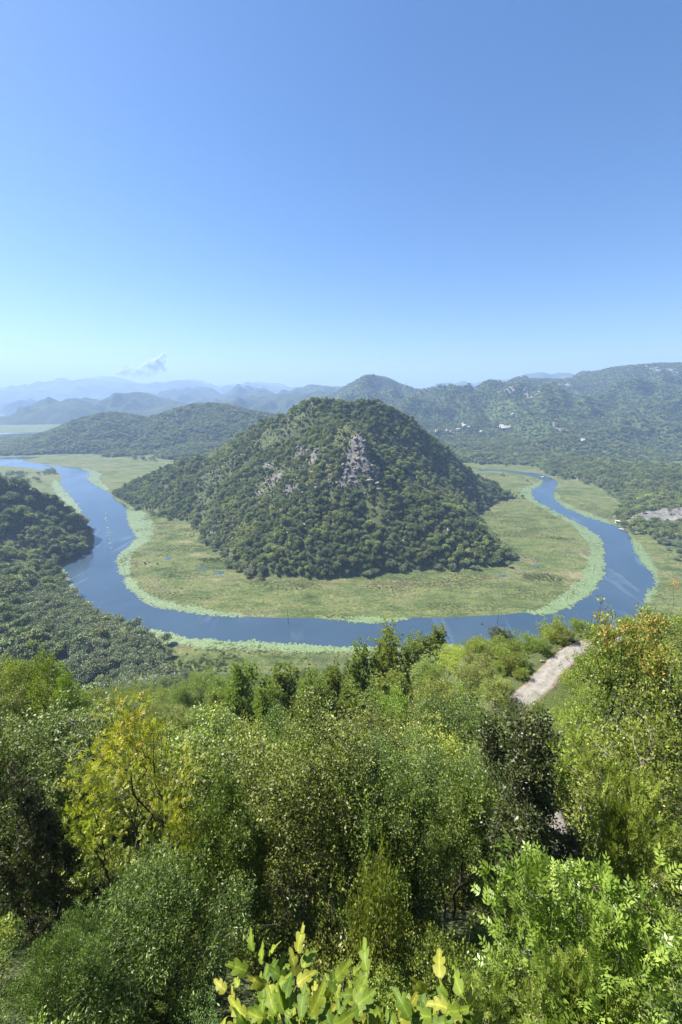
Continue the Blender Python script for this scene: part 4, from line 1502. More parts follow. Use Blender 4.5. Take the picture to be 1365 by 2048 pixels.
def at_top(kind, px, py, Y, wpx, label, group=None, var=None, rz=None, grow=0.0):
    """a plant whose top stands on the sight line (px, py) at Y metres out, wpx photograph pixels wide"""
    p = at_y(px, py, Y)
    dep = Y * CT + (EYE - p[2]) * ST + 0.5
    p2 = at_y(px, py, Y + 0.34 * wpx * dep / FPX)       # the far shoulder of the crown makes its outline
    h = p2[2] + 0.10 * wpx * dep / FPX - zland(p[0], Y) + grow
    return plant(kind, p[0], Y, max(h, 0.8), wpx * dep / FPX, label, group, var, rz)


# single plants that the photograph shows one by one
at_top('olive', 235, 1650, 4.6, 420, 'dense bluish-green evergreen shrub with fine narrow leaves below the smoke tree', rz=0.4)
at_top('olive', 60, 1800, 3.6, 240, 'pale-tipped evergreen shrub below the dark juniper', rz=2.0)
at_top('evergreen', 640, 1400, 7.6, 430, 'big dark glossy evergreen tree above the fig leaves', var=0, rz=1.0)
at_top('evergreen', 800, 1490, 6.8, 260, 'dark evergreen tree with a bent black trunk beside the boulders', var=1, rz=2.2)
at_top('evergreen', 440, 1520, 6.4, 210, 'dark evergreen tree between the fine-leaved shrub and the big evergreen', var=1, rz=4.0)
sl = plant('slender', 5.0, 6.0, 8.6, 2.0, 'slender evergreen tree, leaves toned dark as if backlit, on a straight black trunk', rz=0.0)
sl.rotation_euler = (0.0, -0.17, 0.0)
at_top('evergreen', 945, 1480, 8.6, 200, 'dark evergreen tree standing behind the boulders', var=1, rz=0.3)
at_top('smoke', 245, 1350, 8.8, 200, 'tall smoke tree with yellow and orange turning leaves', rz=0.2)
at_top('smoke', 150, 1475, 7.4, 190, 'shorter smoke tree with yellow and pink turning leaves beside the juniper', rz=2.6)
at_top('smoke', 345, 1560, 6.2, 130, 'low yellow-green smoke tree sapling between two evergreens', rz=4.6)
at_top('juniper', 25, 1500, 6.4, 150, 'dark brownish juniper beside the smoke trees')
at_top('pistachio', 1290, 1655, 2.5, 420, 'light green pistachio shrub with glossy paired leaflets beside the fig', var=0, rz=0.8)
at_top('pistachio', 1230, 1870, 2.0, 230, 'low light green pistachio shrub in front of the black trunk', var=1, rz=2.8)
at_top('pistachio', 1300, 1500, 5.6, 230, 'yellow-green pistachio shrub above the pale boulders', var=1, rz=1.7)
at_top('rusty', 1290, 1212, 15.5, 170, 'smoke tree with rust-red seed heads at its top beside the road')
at_top('broad', 1330, 1380, 9.0, 260, 'mid-green broadleaf tree behind the yellow-green pistachio', var=1)
at_top('lime', 1200, 1400, 13.0, 240, 'yellow-green hornbeam tree beside the dirt road', var=0)
at_top('pistachio', 1010, 1880, 3.0, 190, 'small bright pistachio shrub beside the black trunk', var=0, rz=3.9)
at_top('scrub', 930, 1850, 4.0, 170, 'low shrub with pale leaves in front of the boulders', var=0)
at_top('scrub', 760, 1660, 5.2, 140, 'small shrub with light leaf tips in front of the bent trunk', var=0)
at_top('lime', 75, 1282, 27, 110, 'bright yellow-green hornbeam tree above the grey willow grove', var=0, rz=1.0)
at_top('lime', 20, 1300, 29, 100, 'bright green hornbeam tree beside the yellow-green one', var=1, rz=2.0)
at_top('lime', 122, 1322, 26, 70, 'small yellow-green hornbeam tree beside the willow grove', var=0, rz=3.0)
pines = [(475, 1312, 44, 84), (565, 1306, 46, 100), (615, 1335, 40, 70), (672, 1318, 48, 70), (722, 1264, 50, 84), (775, 1244, 52, 84), (838, 1256, 54, 76), (880, 1238, 56, 66), (640, 1352, 38, 80),
         (525, 1360, 38, 70), (700, 1345, 40, 90), (790, 1330, 42, 90), (425, 1372, 42, 60), (860, 1310, 44, 80)]
for i, (a, b, Y, w) in enumerate(pines):
    at_top('pine', a, b, Y, w, 'light green pine with a fluffy open crown between the scrub and the river', 'pines above the near river bank', var=i % 3)
at_top('juniper', 1010, 1246, 44, 74, 'dark pointed juniper at the top of the wood beside the road', var=0)
at_top('broad', 1035, 1262, 43, 60, 'dark green broadleaf tree beside the pointed juniper', var=0)
at_top('lime', 1115, 1228, 46, 70, 'tall light green hornbeam tree behind the dirt road', var=1)
at_top('broad', 1165, 1236, 44, 44, 'small green broadleaf tree where the road turns out of sight', var=2)
at_top('lime', 1075, 1290, 40, 80, 'yellow-green hornbeam tree on the verge of the dirt road', var=0)

at_top('lime', 1238, 1232, 22, 120, 'yellow-green hornbeam tree hiding the bend of the dirt road', var=1)
at_top('broad', 1212, 1270, 25, 70, 'mid-green tree at the bend of the dirt road', var=0)
for a, b, Y, w in ((955, 1318, 30, 90), (1000, 1345, 26, 80), (915, 1300, 36, 90), (1030, 1390, 20, 70)):
    at_top('broad' if a != 915 else 'lime', a, b, Y, w, 'leafy green tree between the big evergreen and the dirt road', 'leafy trees below the near end of the dirt road')

# the mass of the wood between them, every tree on its own roots
SKX = [-100, 0, 60, 110, 160, 230, 330, 400, 480, 560, 640, 720, 800, 880, 930, 960, 1000, 1060, 1110, 1180, 1240, 1300, 1365, 1500]
SKY_ = [1300, 1300, 1292, 1330, 1372, 1390, 1400, 1402, 1385, 1372, 1365, 1330, 1315, 1300, 1310, 1285, 1270, 1290, 1262, 1262, 1232, 1215, 1200, 1190]
NRX = [900, 1000, 1040, 1090, 1140, 1178, 1196, 1250, 1365, 1500]
NRY = [1330, 1385, 1415, 1400, 1352, 1312, 1262, 1225, 1200, 1190]
GR = {'broad': ('mid-green broadleaf tree', 'broadleaf trees'), 'lime': ('yellow-green hornbeam', 'hornbeams'), 'evergreen': ('dark glossy evergreen', 'evergreens'),
      'pine': ('light green pine with an open crown', 'pines'), 'juniper': ('dark juniper', 'junipers'), 'pistachio': ('light green pistachio shrub', 'pistachio shrubs')}
LANDMARKS = [(-8, 11, 'behind the smoke trees'), (-24, 22, 'between the smoke trees and the willow grove'), (-34, 36, 'around the bright hornbeams above the willow grove'), (-52, 48, 'on the steep slope above the willow grove'),
             (0, 12, 'behind the big dark evergreen'), (2, 22, 'between the big evergreen and the pines'), (-4, 34, 'under the row of pines'), (-10, 52, 'among the row of pines'), (14, 50, 'among the trees beyond the dirt road'),
             (10, 16, 'behind the slender evergreen'), (15, 22, 'on the near verge of the dirt road'), (28, 30, 'on the bank above the bend of the dirt road'), (16, 36, 'on the far verge of the dirt road'), (34, 52, 'on the slope beyond the bend of the road'), (18, 10, 'behind the pistachio shrubs'), (44, 44, 'on the wooded shoulder past the bend of the road')]
fill = 0
cand = []
for Y0, Y1, n in ((9.5, 14, 60), (14, 20, 90), (20, 28, 130), (28, 40, 220), (40, 62, 360)):
    for _ in range(n):
        Y = Y0 + (Y1 - Y0) * rngH.random()
        X = (rngH.random() * 2 - 1) * (Y * 1.0 + 9)
        cand.append((X, Y))
for _ in range(160):
    Y = 19 + 28 * rngH.random()
    cand.append((-Y * (0.35 + 0.5 * rngH.random()), Y))
for X, Y in cand:
    if polydist(road_line, np.array([X]), np.array([Y]))[0] < 2.5:
        continue
    near = [(math.hypot(X - a, Y - b), w) for a, b, w in placed]
    if min(d for d, w in near) < 1.5 + 0.022 * Y:
        continue
    z = zland(X, Y)
    r = rngH.random()
    if Y < 14:
        kind = 'evergreen' if r < 0.45 else ('broad' if r < 0.8 else 'pistachio')
    elif Y < 28:
        kind = 'broad' if r < 0.55 else ('lime' if r < 0.75 else ('evergreen' if r < 0.93 else 'juniper'))
    else:
        kind = 'broad' if r < 0.42 else ('lime' if r < 0.62 else ('pine' if r < 0.92 else 'juniper'))
        if X > 12 and kind == 'pine':
            kind = 'lime'
    h = {'evergreen': 7.0, 'broad': 7.0, 'lime': 6.8, 'pine': 9.0, 'juniper': 5.0, 'pistachio': 3.4}[kind] * (0.75 + 0.5 * rngH.random())
    pxs, pys, _v = in_view(np.array([X]), np.array([Y + 0.3 * h]), np.array([z + h * 0.93]))
    lim = np.interp(pxs[0], SKX, SKY_) + 14 * rngH.random()
    if Y < 37:
        for dx in (-25, 0, 25):
            if 960 < pxs[0] + dx < 1260:
                lim = max(lim, float(np.interp(pxs[0] + dx, NRX, NRY)) + 6)
    if pys[0] < lim:                     # keep the skyline of the wood: lower the tree
        lo = (float(at_y(pxs[0], lim, Y + 0.25 * h)[2]) - z) / 0.95
        if lo < 1.6:
            continue
        h = lo
        if h < 3 and kind in ('pine', 'lime', 'broad', 'evergreen', 'juniper'):
            kind = 'pistachio' if Y < 20 else ('broad' if rngH.random() < 0.6 else 'lime')
    if pxs[0] < -120 or pxs[0] > 1490:
        continue
    w = h * (0.50 if kind in ('pine', 'juniper') else 0.68) * (0.85 + 0.35 * rngH.random())
    w = max(w, 2.0)
    lb_, gp = GR[kind]
    q = LANDMARKS[min(range(len(LANDMARKS)), key=lambda i_: math.hypot(LANDMARKS[i_][0] - X, LANDMARKS[i_][1] - Y))][2]
    plant(kind, X, Y, h, w, lb_ + ' ' + q, gp + ' ' + q)
    fill += 1
print('FILL', fill)

# low undergrowth over the bare ground
x, y = jitter_grid(-60, 60, 1.4, 60, 1.25, rngH)
z = terrain(x, y)[0]
px, py, v = in_view(x, y, z, 60)
rd = polydist(road_line, x, y)
m = v & (rd > 1.55) & (rngH.random(len(x)) < 0.8)
for bx, by, br in ((6.9, 8.0, 1.6), (3.0, 8.3, 1.3)):
    m &= np.hypot(x - bx, y - by) > br
x, y, z = x[m], y[m], z[m]
n = len(x)
under = [joined_any for joined_any in (K['scrub'][0][0], K['scrub'][1][0])]
s = (0.5 + 0.55 * rngH.random(n)) * np.where(y > 9, 1.3, 0.95)
rot = np.zeros((n, 3))
rot[:, 2] = rngH.random(n) * 6.28
scatter('undergrowth', np.c_[x, y, z - 0.1], np.c_[s, s, s * 0.9], rot, rngH.integers(2, size=n), under, 'low green undergrowth between the trees below the viewpoint', 'undergrowth')

wn_ = len(W_near)
ws = W_near[:, 3] / 7.2
wrot = np.zeros((wn_, 3))
wrot[:, 2] = rngH.random(wn_) * 6.28
scatter('forest', W_near[:, :3], np.c_[ws, ws, ws], wrot, rngH.integers(4, size=wn_), [K['broad'][0][0], K['broad'][1][0], K['lime'][0][0], K['broad'][2][0]], 'green wood on the steep slope down to the near river bank', 'forest')

# ------------------------------------------------------------------ the dirt road
def road():
    m, nt, N, L, P = newmat('pale_gravel')
    p = pos(nt)
    c = ramp(nt, [(0.3, (0.12, 0.108, 0.092)), (0.55, (0.185, 0.173, 0.153)), (0.75, (0.245, 0.233, 0.213))], noise_tex(nt, 1.6, 8, 0.7, p)).outputs[0]
    e = attr(nt, 'edge')
    ee = math_node(nt, 'ADD', e, math_node(nt, 'MULTIPLY', math_node(nt, 'SUBTRACT', noise_tex(nt, 1.2, 5, 0.7, p), 0.5), 1.0))
    c = mixrgb(nt, math_node(nt, 'MULTIPLY', math_node(nt, 'SUBTRACT', ee, 0.62), 6.0, True), c, (0.13, 0.09, 0.05))
    L.new(c, P.inputs['Base Color'])
    P.inputs['Roughness'].default_value = 0.95
    b = N.new('ShaderNodeBump')
    b.inputs['Distance'].default_value = 0.06
    L.new(noise_tex(nt, 5.0, 6, 0.7, p), b.inputs['Height'])
    L.new(b.outputs[0], P.inputs['Normal'])
    pts = catmull(road_line, 3)
    d = np.gradient(pts, axis=0)
    nrm = np.c_[-d[:, 1], d[:, 0]] / np.linalg.norm(d[:, :2], axis=1, keepdims=True)
    us = np.linspace(-1, 1, 11)
    V = []
    E = []
    for u in us:
        w = 0.95 * u + 0.18 * fbm(pts[:, 0] * 0.8, pts[:, 1] * 0.8 + u, 71, 3) * abs(u)
        xy = pts[:, :2] + nrm * w[:, None]
        z = terrain(xy[:, 0], xy[:, 1])[0] + 0.10 - 0.05 * np.exp(-((abs(u) - 0.42) / 0.14) ** 2) - 0.09 * (abs(u) > 0.95)
        V.append(np.c_[xy, z])
        E.append(np.full(len(pts), max(0, abs(u) - 0.15)))
    V = np.array(V)
    nU, nP = V.shape[:2]
    I = np.arange(nU * nP).reshape(nU, nP)
    F = np.stack([I[:-1, :-1], I[1:, :-1], I[1:, 1:], I[:-1, 1:]], -1).reshape(-1, 4)
    link('road', mesh_np('road', V.reshape(-1, 3), F, m, True, vert_attr={'edge': np.concatenate(E)}), kind='structure')


road()

# ------------------------------------------------------------------ limestone: crags, pavement, boulders
def rock_mat(name, c, scale):
    m, nt, N, L, P = newmat(name)
    p = pos(nt)
    a = noise_tex(nt, scale, 8, 0.7, p, 0.4)
    r = ramp(nt, [(0.28, c[0]), (0.50, c[1]), (0.72, c[2])], a).outputs[0]
    L.new(r, P.inputs['Base Color'])
    P.inputs['Roughness'].default_value = 0.95
    P.inputs['Specular IOR Level'].default_value = 0.15
    b = N.new('ShaderNodeBump')
    b.inputs['Distance'].default_value = 0.25 / scale
    b.inputs['Strength'].default_value = 0.8
    L.new(noise_tex(nt, scale * 2.2, 8, 0.75, p), b.inputs['Height'])
    L.new(b.outputs[0], P.inputs['Normal'])
    return m


M_lime_far = rock_mat('weathered_limestone', ((0.050, 0.046, 0.038), (0.135, 0.125, 0.108), (0.26, 0.245, 0.215)), 0.30)
M_lime_near = rock_mat('pale_limestone', ((0.085, 0.075, 0.062), (0.155, 0.143, 0.125), (0.235, 0.22, 0.20)), 2.2)
import bmesh


def rock_np(rng, n=16, flat=0.6):
    """one angular block: convex hull of scattered points"""
    bm = bmesh.new()
    p = rand_dirs(n, rng) * (0.75 + 0.35 * rng.random((n, 1)))
    p[:, 2] *= flat
    for q in p:
        bm.verts.new(q)
    bmesh.ops.convex_hull(bm, input=bm.verts)
    bmesh.ops.delete(bm, geom=[v for v in bm.verts if not v.link_faces], context='VERTS')
    bmesh.ops.triangulate(bm, faces=bm.faces)
    bm.verts.index_update()
    V = np.array([v.co[:] for v in bm.verts])
    F = np.array([[v.index for v in f.verts] for f in bm.faces])
    bm.free()
    return V, F


def rough_rock(rng):
    """a weathered block: hull cut into small facets, pitted and split along level beds"""
    bm = bmesh.new()
    p = rand_dirs(12, rng) * (0.7 + 0.5 * rng.random((12, 1)))
    p[:, 2] *= 0.7
    for q in p:
        bm.verts.new(q)
    bmesh.ops.convex_hull(bm, input=bm.verts)
    bmesh.ops.delete(bm, geom=[v for v in bm.verts if not v.link_faces], context='VERTS')
    bmesh.ops.triangulate(bm, faces=bm.faces)
    bmesh.ops.subdivide_edges(bm, edges=bm.edges, cuts=4, use_grid_fill=True)
    bmesh.ops.triangulate(bm, faces=bm.faces)
    bm.verts.index_update()
    V = np.array([v.co[:] for v in bm.verts])
    F = np.array([[v.index for v in f.verts] for f in bm.faces])
    bm.free()
    s = rng.integers(1000)
    n = 0.16 * fbm(V[:, 0] * 3 + V[:, 2] * 1.3, V[:, 1] * 3 - V[:, 2] * 2.1, s, 4) + 0.10 * ridged(V[:, 0] * 2 + V[:, 1], V[:, 2] * 5, s + 3, 3)
    return V * (1 + n)[:, None], F


def rotz(V, a):
    c, s = math.cos(a), math.sin(a)
    return V @ np.array([[c, s, 0], [-s, c, 0], [0, 0, 1]])


def rotx(V, a):
    c, s = math.cos(a), math.sin(a)
    return V @ np.array([[1, 0, 0], [0, c, s], [0, -s, c]])


rngR = np.random.default_rng(41)
ROCKS = [rock_np(rngR) for _ in range(10)]


def outcrop(name, pts, sizes, tilt, mat, label, cat='rock', dz=0.0, stretch=(1.5, 0.8, 1.0)):
    A = Acc()
    x, y = pts[:, 0], pts[:, 1]
    z = terrain(x, y)[0]
    x0, y0, z0 = x.mean(), y.mean(), z.min()
    root = link(name, None, loc=(x0, y0, z0), label=label, cat=cat) if len(x) < 280 else None
    for i in range(len(x)):
        V, F = ROCKS[rngR.integers(10)]
        V = V * np.array(stretch) * sizes[i] * (0.75 + 0.5 * rngR.random(3))
        V = rotz(rotx(V, tilt + 0.35 * rngR.normal()), rngR.normal() * 0.6 + 0.4)
        V = V + np.array((x[i] - x0, y[i] - y0, z[i] - z0 + dz * sizes[i]))
        if root:
            B = Acc()
            B.add(V, F)
            link('rock', B.mesh('rock', mat), root)
        else:
            A.add(V, F)
    return root or link(name, A.mesh(name, mat), loc=(x0, y0, z0), label=label, cat=cat)


def ray_land(px, py, fn, y0, y1, n=400):
    ys = np.linspace(y0, y1, n)
    d = ray(px, py)
    t = ys / d[1]
    x, z = d[0] * t, EYE + d[2] * t
    h = fn(x, ys)
    k = np.argmax(h >= z)
    return (x[k], ys[k], h[k]) if (h >= z).any() else None


hillfn = lambda x, y: terrain(x, y)[0]


def px_pts(polys, n, y0, y1):
    """spots on the land that show inside an outline of the photograph"""
    out = []
    P = np.array(polys, float)
    while len(out) < n:
        q = P.min(0) + (P.max(0) - P.min(0)) * rngR.random(2)
        if sdist(P, q[:1], q[1:])[0] < 0:
            continue
        h = ray_land(q[0], q[1], hillfn, y0, y1, 160)
        if h is None:
            out.append(out[-1] if out else (10, 530, 0))
        else:
            out.append(h)
    return np.array(out)


crag = px_pts([(700, 872), (722, 880), (738, 905), (752, 935), (775, 965), (765, 985), (730, 990), (690, 980), (668, 972), (652, 985), (636, 992), (640, 960), (640, 945), (618, 950), (600, 948), (640, 912), (670, 888)], 170, 420, 640)
outcrop('rock_outcrop', crag, 1.2 + 3.6 * rngR.random(170) ** 1.8, 0.5, M_lime_far, 'pale jagged limestone crag on the nose of the round hill', dz=0.05)
for poly, n, s, lb in (
        ([(648, 848), (672, 845), (676, 860), (655, 864)], 22, 3.4, 'small layered limestone outcrop above the jagged crag'),
        ([(622, 890), (640, 880), (650, 900), (630, 912)], 14, 2.6, 'white limestone patch beside the jagged crag'),
        ([(588, 940), (612, 928), (625, 940), (600, 955)], 18, 2.8, 'white limestone patch below the jagged crag on the lake side'),
        ([(575, 955), (590, 945), (595, 965), (580, 972)], 12, 2.4, 'lower white limestone patch on the lake side of the hill'),
        ([(540, 865), (556, 858), (560, 876), (545, 880)], 10, 2.6, 'limestone patch high on the lake side of the hill'),
        ([(634, 976), (660, 960), (665, 975), (642, 990)], 16, 2.6, 'limestone slabs under the jagged crag'),
        ([(605, 1040), (632, 1036), (636, 1046), (610, 1050)], 8, 2.0, 'grey limestone patch in the woods low on the hill')):
    p = px_pts(poly, n, 420, 700)
    outcrop('rock_outcrop', p, s * (0.4 + 0.9 * rngR.random(n) ** 1.5), 0.4, M_lime_far, lb)
p = px_pts([(1262, 1060), (1275, 1047), (1310, 1036), (1345, 1027), (1400, 1020), (1400, 1062), (1330, 1064), (1290, 1064)], 150, 480, 760)
outcrop('rock_outcrop', p, 0.9 + 2.6 * rngR.random(150) ** 2, 0.25, M_lime_far, 'broken pale limestone pavement on the slope across the river', stretch=(1.7, 1.0, 0.55))
for poly, n, lb in (([(1298, 992), (1326, 990), (1324, 998), (1300, 1000)], 16, 'white limestone ledge among the trees across the river'),
                    ([(1290, 1019), (1308, 1017), (1308, 1024), (1292, 1025)], 10, 'small white limestone ledge above the limestone pavement'),
                    ([(1336, 982), (1346, 980), (1346, 990), (1338, 990)], 8, 'highest white limestone ledge across the river')):
    outcrop('rock_outcrop', px_pts(poly, n, 480, 900), 0.8 + 1.8 * rngR.random(n), 0.2, M_lime_far, lb, stretch=(1.7, 1.0, 0.55))


def boulder(px, py, Y, wpx, label, seed):
    rng = np.random.default_rng(seed)
    V, F = rough_rock(rng)
    p = at_y(px, py, Y)
    dep = Y * CT + (EYE - p[2]) * ST
    r = 0.5 * wpx * dep / FPX
    V = V * r * np.array((1.15, 0.9, 0.95))
    A = Acc()
    A.add(V, F)
    link('boulder', A.mesh('boulder', M_lime_near), loc=(p[0], Y, zland(p[0], Y) + 0.32 * r), label=label, cat='boulder')


def ground_y(px, py):
    h = ray_land(px, py, lambda x, y: np.array([zland(a, b) for a, b in zip(x, y)]), 2, 60, 240)
    return h[1]


x, y = jitter_grid(-330, 160, 430, 760, 5.5, rngR)
z, marsh, db, db2, db3, sdr, zp = terrain(x, y)
rk = rock_mask(x, y, z, db, db2, db3)
m = (db > 14) & (rngR.random(len(x)) < 0.07 + 0.85 * smooth(0.12, 0.5, rk + 0.35 * fbm(x * 0.03, y * 0.03, 811, 3)))
x, y, z = x[m], y[m], z[m]
rock_kinds = []
for k in range(6):
    A = Acc()
    A.add(*ROCKS[k])
    rock_kinds.append(A.mesh('stone', M_lime_far))
s_ = 0.7 + 2.4 * rngR.random(len(x)) ** 2.5
rot = rngR.random((len(x), 3)) * np.array((0.8, 0.8, 6.28))
scatter('loose_stones', np.c_[x, y, z + 0.9], np.c_[s_ * 1.4, s_, s_ * 1.5], rot, rngR.integers(6, size=len(x)), rock_kinds, 'loose pale limestone showing between the scrub on the round hill', 'stones')
print('STONES', len(x))


def ledge(px, py, Y, wpx, label, seed, n=9):
    """a stack of broken limestone blocks standing out of the slope"""
    rng = np.random.default_rng(seed)
    p = at_y(px, py, Y)
    dep = Y * CT + (EYE - p[2]) * ST
    r = 0.5 * wpx * dep / FPX
    z0 = zland(p[0], Y) - 0.4
    A = Acc()
    for i in range(n):
        V, F = rough_rock(rng)
        f = i / (n - 1.0)
        s = r * (1.25 - 0.5 * f) * (0.55 + 0.35 * rng.random())
        V = rotz(V * s * np.array((1.2, 0.9, 0.9)), rng.random() * 6)
        A.add(V + np.array((rng.normal() * r * 0.35, rng.normal() * r * 0.3, f * (p[2] - z0 - s * 0.6))), F)
    link('rock_ledge', A.mesh('rock_ledge', M_lime_near), loc=(p[0], Y, z0), label=label, cat='rock')


ledge(1150, 1655, 8.4, 110, 'broad pale rock ledge beside the slender evergreen', 2, 12)
for i, (px, py, w) in enumerate(((1142, 1283, 8), (1170, 1275, 12), (1085, 1325, 9), (1100, 1318, 6), (1120, 1300, 6))):
    boulder(px, py, ground_y(px, py), w, 'small pale stone on the verge of the dirt road', 20 + i)
    col.objects[-1]['group'] = 'stones along the dirt road'


# ------------------------------------------------------------------ fig tree: every big leaf a piece of its own
def fig_mat():
    m, nt, N, L, P = newmat('fig_leaf')
    oi = N.new('ShaderNodeObjectInfo')
    r = ramp(nt, [(0.0, (0.060, 0.106, 0.012)), (0.35, (0.111, 0.170, 0.017)), (0.75, (0.183, 0.225, 0.024)), (1.0, (0.255, 0.255, 0.036))], oi.outputs['Random'])
    nz = ramp(nt, [(0.3, (0.8,) * 3), (0.7, (1.15,) * 3)], noise_tex(nt, 14.0, 4, 0.6, N.new('ShaderNodeTexCoord').outputs['Object']))
    c = mixrgb(nt, 1.0, r.outputs[0], nz.outputs[0], 'MULTIPLY')
    ve = ramp(nt, [(0.0, (0.86,) * 3), (0.80, (1.0,) * 3), (0.93, (1.5,) * 3)], attr(nt, 'vein'))
    c = mixrgb(nt, 1.0, c, ve.outputs[0], 'MULTIPLY')
    L.new(c, P.inputs['Base Color'])
    P.inputs['Roughness'].default_value = 0.6
    P.inputs['Specular IOR Level'].default_value = 0.25
    T = N.new('ShaderNodeBsdfTranslucent')
    L.new(mixrgb(nt, 1.0, c, (1.15, 1.15, 0.3), 'MULTIPLY'), T.inputs[0])
    mx = N.new('ShaderNodeMixShader')
    mx.inputs[0].default_value = 0.4
    L.new(P.outputs[0], mx.inputs[1])
    L.new(T.outputs[0], mx.inputs[2])
    L.new(mx.outputs[0], N['Material Output'].inputs[0])
    return m


M_fig = fig_mat()


def fig_leaf(seed):
    """lobed leaf blade on its stalk, 1 unit long, base at the origin"""
    rng = np.random.default_rng(seed)
    half = [(0.0, 0.0), (0.10, -0.05), (0.25, 0.02), (0.38, 0.14), (0.44, 0.28), (0.33, 0.34), (0.20, 0.34), (0.33, 0.46), (0.41, 0.62), (0.34, 0.72), (0.22, 0.66), (0.15, 0.62), (0.19, 0.78), (0.13, 0.93), (0.0, 1.0)]
    half = np.array(half) * np.array((0.74, 1)) * (1 + 0.06 * rng.normal(size=(15, 2)))
    half[0] = 0
    half[-1, 0] = 0
    mid = np.c_[np.zeros(15), np.maximum.accumulate(np.clip(half[:, 1] - 0.6 * half[:, 0], 0, None)) + np.linspace(0, 0.01, 15)]
    bend, cup = 0.15 + 0.45 * rng.random(), 0.15 + 0.35 * rng.random()

    def lift(q):
        return np.c_[q, cup * np.abs(q[:, 0]) ** 1.3 - bend * q[:, 1] ** 2 + 0.025 * np.sin(9 * q[:, 0] + 7 * q[:, 1])]
    mid[-1] = half[-1]
    mid[0] = 0
    Rr = lift(half)
    Lf = lift(half * np.array((-1, 1)) * (1 + 0.08 * rng.normal(size=(15, 1))))
    Md = lift(mid)
    Lf[0] = Rr[0] = Md[0]
    Lf[-1] = Rr[-1] = Md[-1]
    V = np.r_[Md, Rr, Lf]
    F = []
    for i in range(14):
        F += [[i, 15 + i, 15 + i + 1, i + 1], [i, i + 1, 30 + i + 1, 30 + i]]
    A = Acc()
    A.add(V, np.array(F))
    nv = len(V)
    tv, tf = tube([(0, 0, 0.0), (0, -0.12, -0.03), (0, -0.30, -0.16)], [0.016, 0.014, 0.018], 4)
    A.add(tv, tf)
    me = A.mesh('leaf', M_fig, True)
    at = me.attributes.new('vein', 'FLOAT', 'POINT')
    v = np.zeros(len(me.vertices), np.float32)
    v[:15] = 1
    v[nv:] = 1
    at.data.foreach_set('value', v)
    return me


fig_leaves = [fig_leaf(900 + i) for i in range(5)]
M_figbark = plain_mat('fig_bark', (0.10, 0.10, 0.085), (0.20, 0.19, 0.16), 9.0)


def fig(name, base, shoots, label, seed, size):
    rng = np.random.default_rng(seed)
    e = link(name, None, loc=base, label=label, cat='fig tree', group=None)
    base = np.array(base)
    for (tip, n, spread) in shoots:
        tip = np.array(tip) - base
        path = np.array([np.array((0, 0, -0.25)) * (1 - t) + tip * t + np.array((0, 0, 0.18)) * math.sin(t * 3.14) for t in np.linspace(0, 1, 7)])
        A = Acc()
        V, F = tube(path, np.linspace(0.026, 0.010, 7), 6)
        A.add(V, F)
        link('stem', A.mesh('stem', M_figbark, True), e)
        for i in range(n):
            f = 1 - 0.22 * (i / n)
            c = path[0] * (1 - f) + tip * f
            a = i * 2.4 + rng.random()
            out = np.array((math.cos(a), math.sin(a), 0.0))
            q = c + out * spread * (0.35 + 0.65 * rng.random()) + np.array((0, 0, 0.10 * rng.normal()))
            o = link('leaf', fig_leaves[int(rng.integers(5))], e, loc=q)
            D = Vector(out + np.array((0, 0, 0.45)) + 0.35 * rng.normal(size=3)).normalized()
            up = Vector(np.array((-0.35, -0.55, 1.0)) + 0.45 * rng.normal(size=3))
            X = D.cross(up).normalized()
            Zv = X.cross(D)
            from mathutils import Matrix
            Mx = Matrix((X, D, Zv)).transposed()
            o.rotation_euler = Mx.to_euler()
            s = size * (0.65 + 0.6 * rng.random())
            o.scale = (s, s, s)
    return e


def tips_px(lst, t):
    return [(np.array(ray(a, b)) * (t + dt) + np.array((0, 0, EYE)), n, sp) for a, b, dt, n, sp in lst]


g = lambda x, y: (x, y, zland(x, y))
fig('fig_tree', g(-0.25, 1.9), tips_px([(560, 2014, 0, 26, 0.19), (640, 2014, 0.05, 28, 0.19), (700, 2029, -0.1, 26, 0.19), (600, 2064, -0.2, 28, 0.2), (690, 2079, -0.2, 26, 0.2), (520, 2054, 0.1, 24, 0.18), (640, 2104, -0.3, 22, 0.2),
                                         (760, 2074, 0.0, 22, 0.18), (530, 1929, 0.6, 18, 0.18), (590, 1954, 0.5, 20, 0.18), (740, 1989, 0.5, 18, 0.18), (690, 1964, 0.7, 14, 0.2), (470, 1999, 0.5, 18, 0.2)], 2.75),
    'bright yellow-green fig tree with big lobed leaves under the big dark evergreen', 5, 0.145)
fig('fig_tree', g(0.85, 1.75), tips_px([(880, 2009, 0, 26, 0.15), (930, 2024, 0.05, 26, 0.15), (850, 2069, -0.1, 24, 0.17), (930, 2084, -0.1, 22, 0.17), (800, 2084, 0.0, 18, 0.15)], 2.7),
    'smaller bright fig shoot beside the small bright pistachio shrub', 6, 0.14)


# ------------------------------------------------------------------ dead pale branches
def dead(px, py, Y, h, w, n, label, seed):
    rng = np.random.default_rng(seed)
    p = at_y(px, py, Y)
    n *= 3
    tips = np.c_[(rng.random((n, 2)) - 0.5) * w, h * (0.45 + 0.55 * rng.random(n))]
    arr, par, rad = skeleton(tips, [(0, 0, -0.3), (0.03, 0, 0.2 * h), (0.0, 0.04, 0.45 * h)], rng, 0.0022, 0.011)
    A = Acc()
    branch_mesh(A, arr, par, rad, 5)
    z0 = zland(p[0], Y)
    link('dead_shrub', A.mesh('dead_shrub', M_bark_pale), loc=(p[0], Y, max(z0, p[2] - h)), rz=rng.random() * 6, label=label, cat='dead shrub')


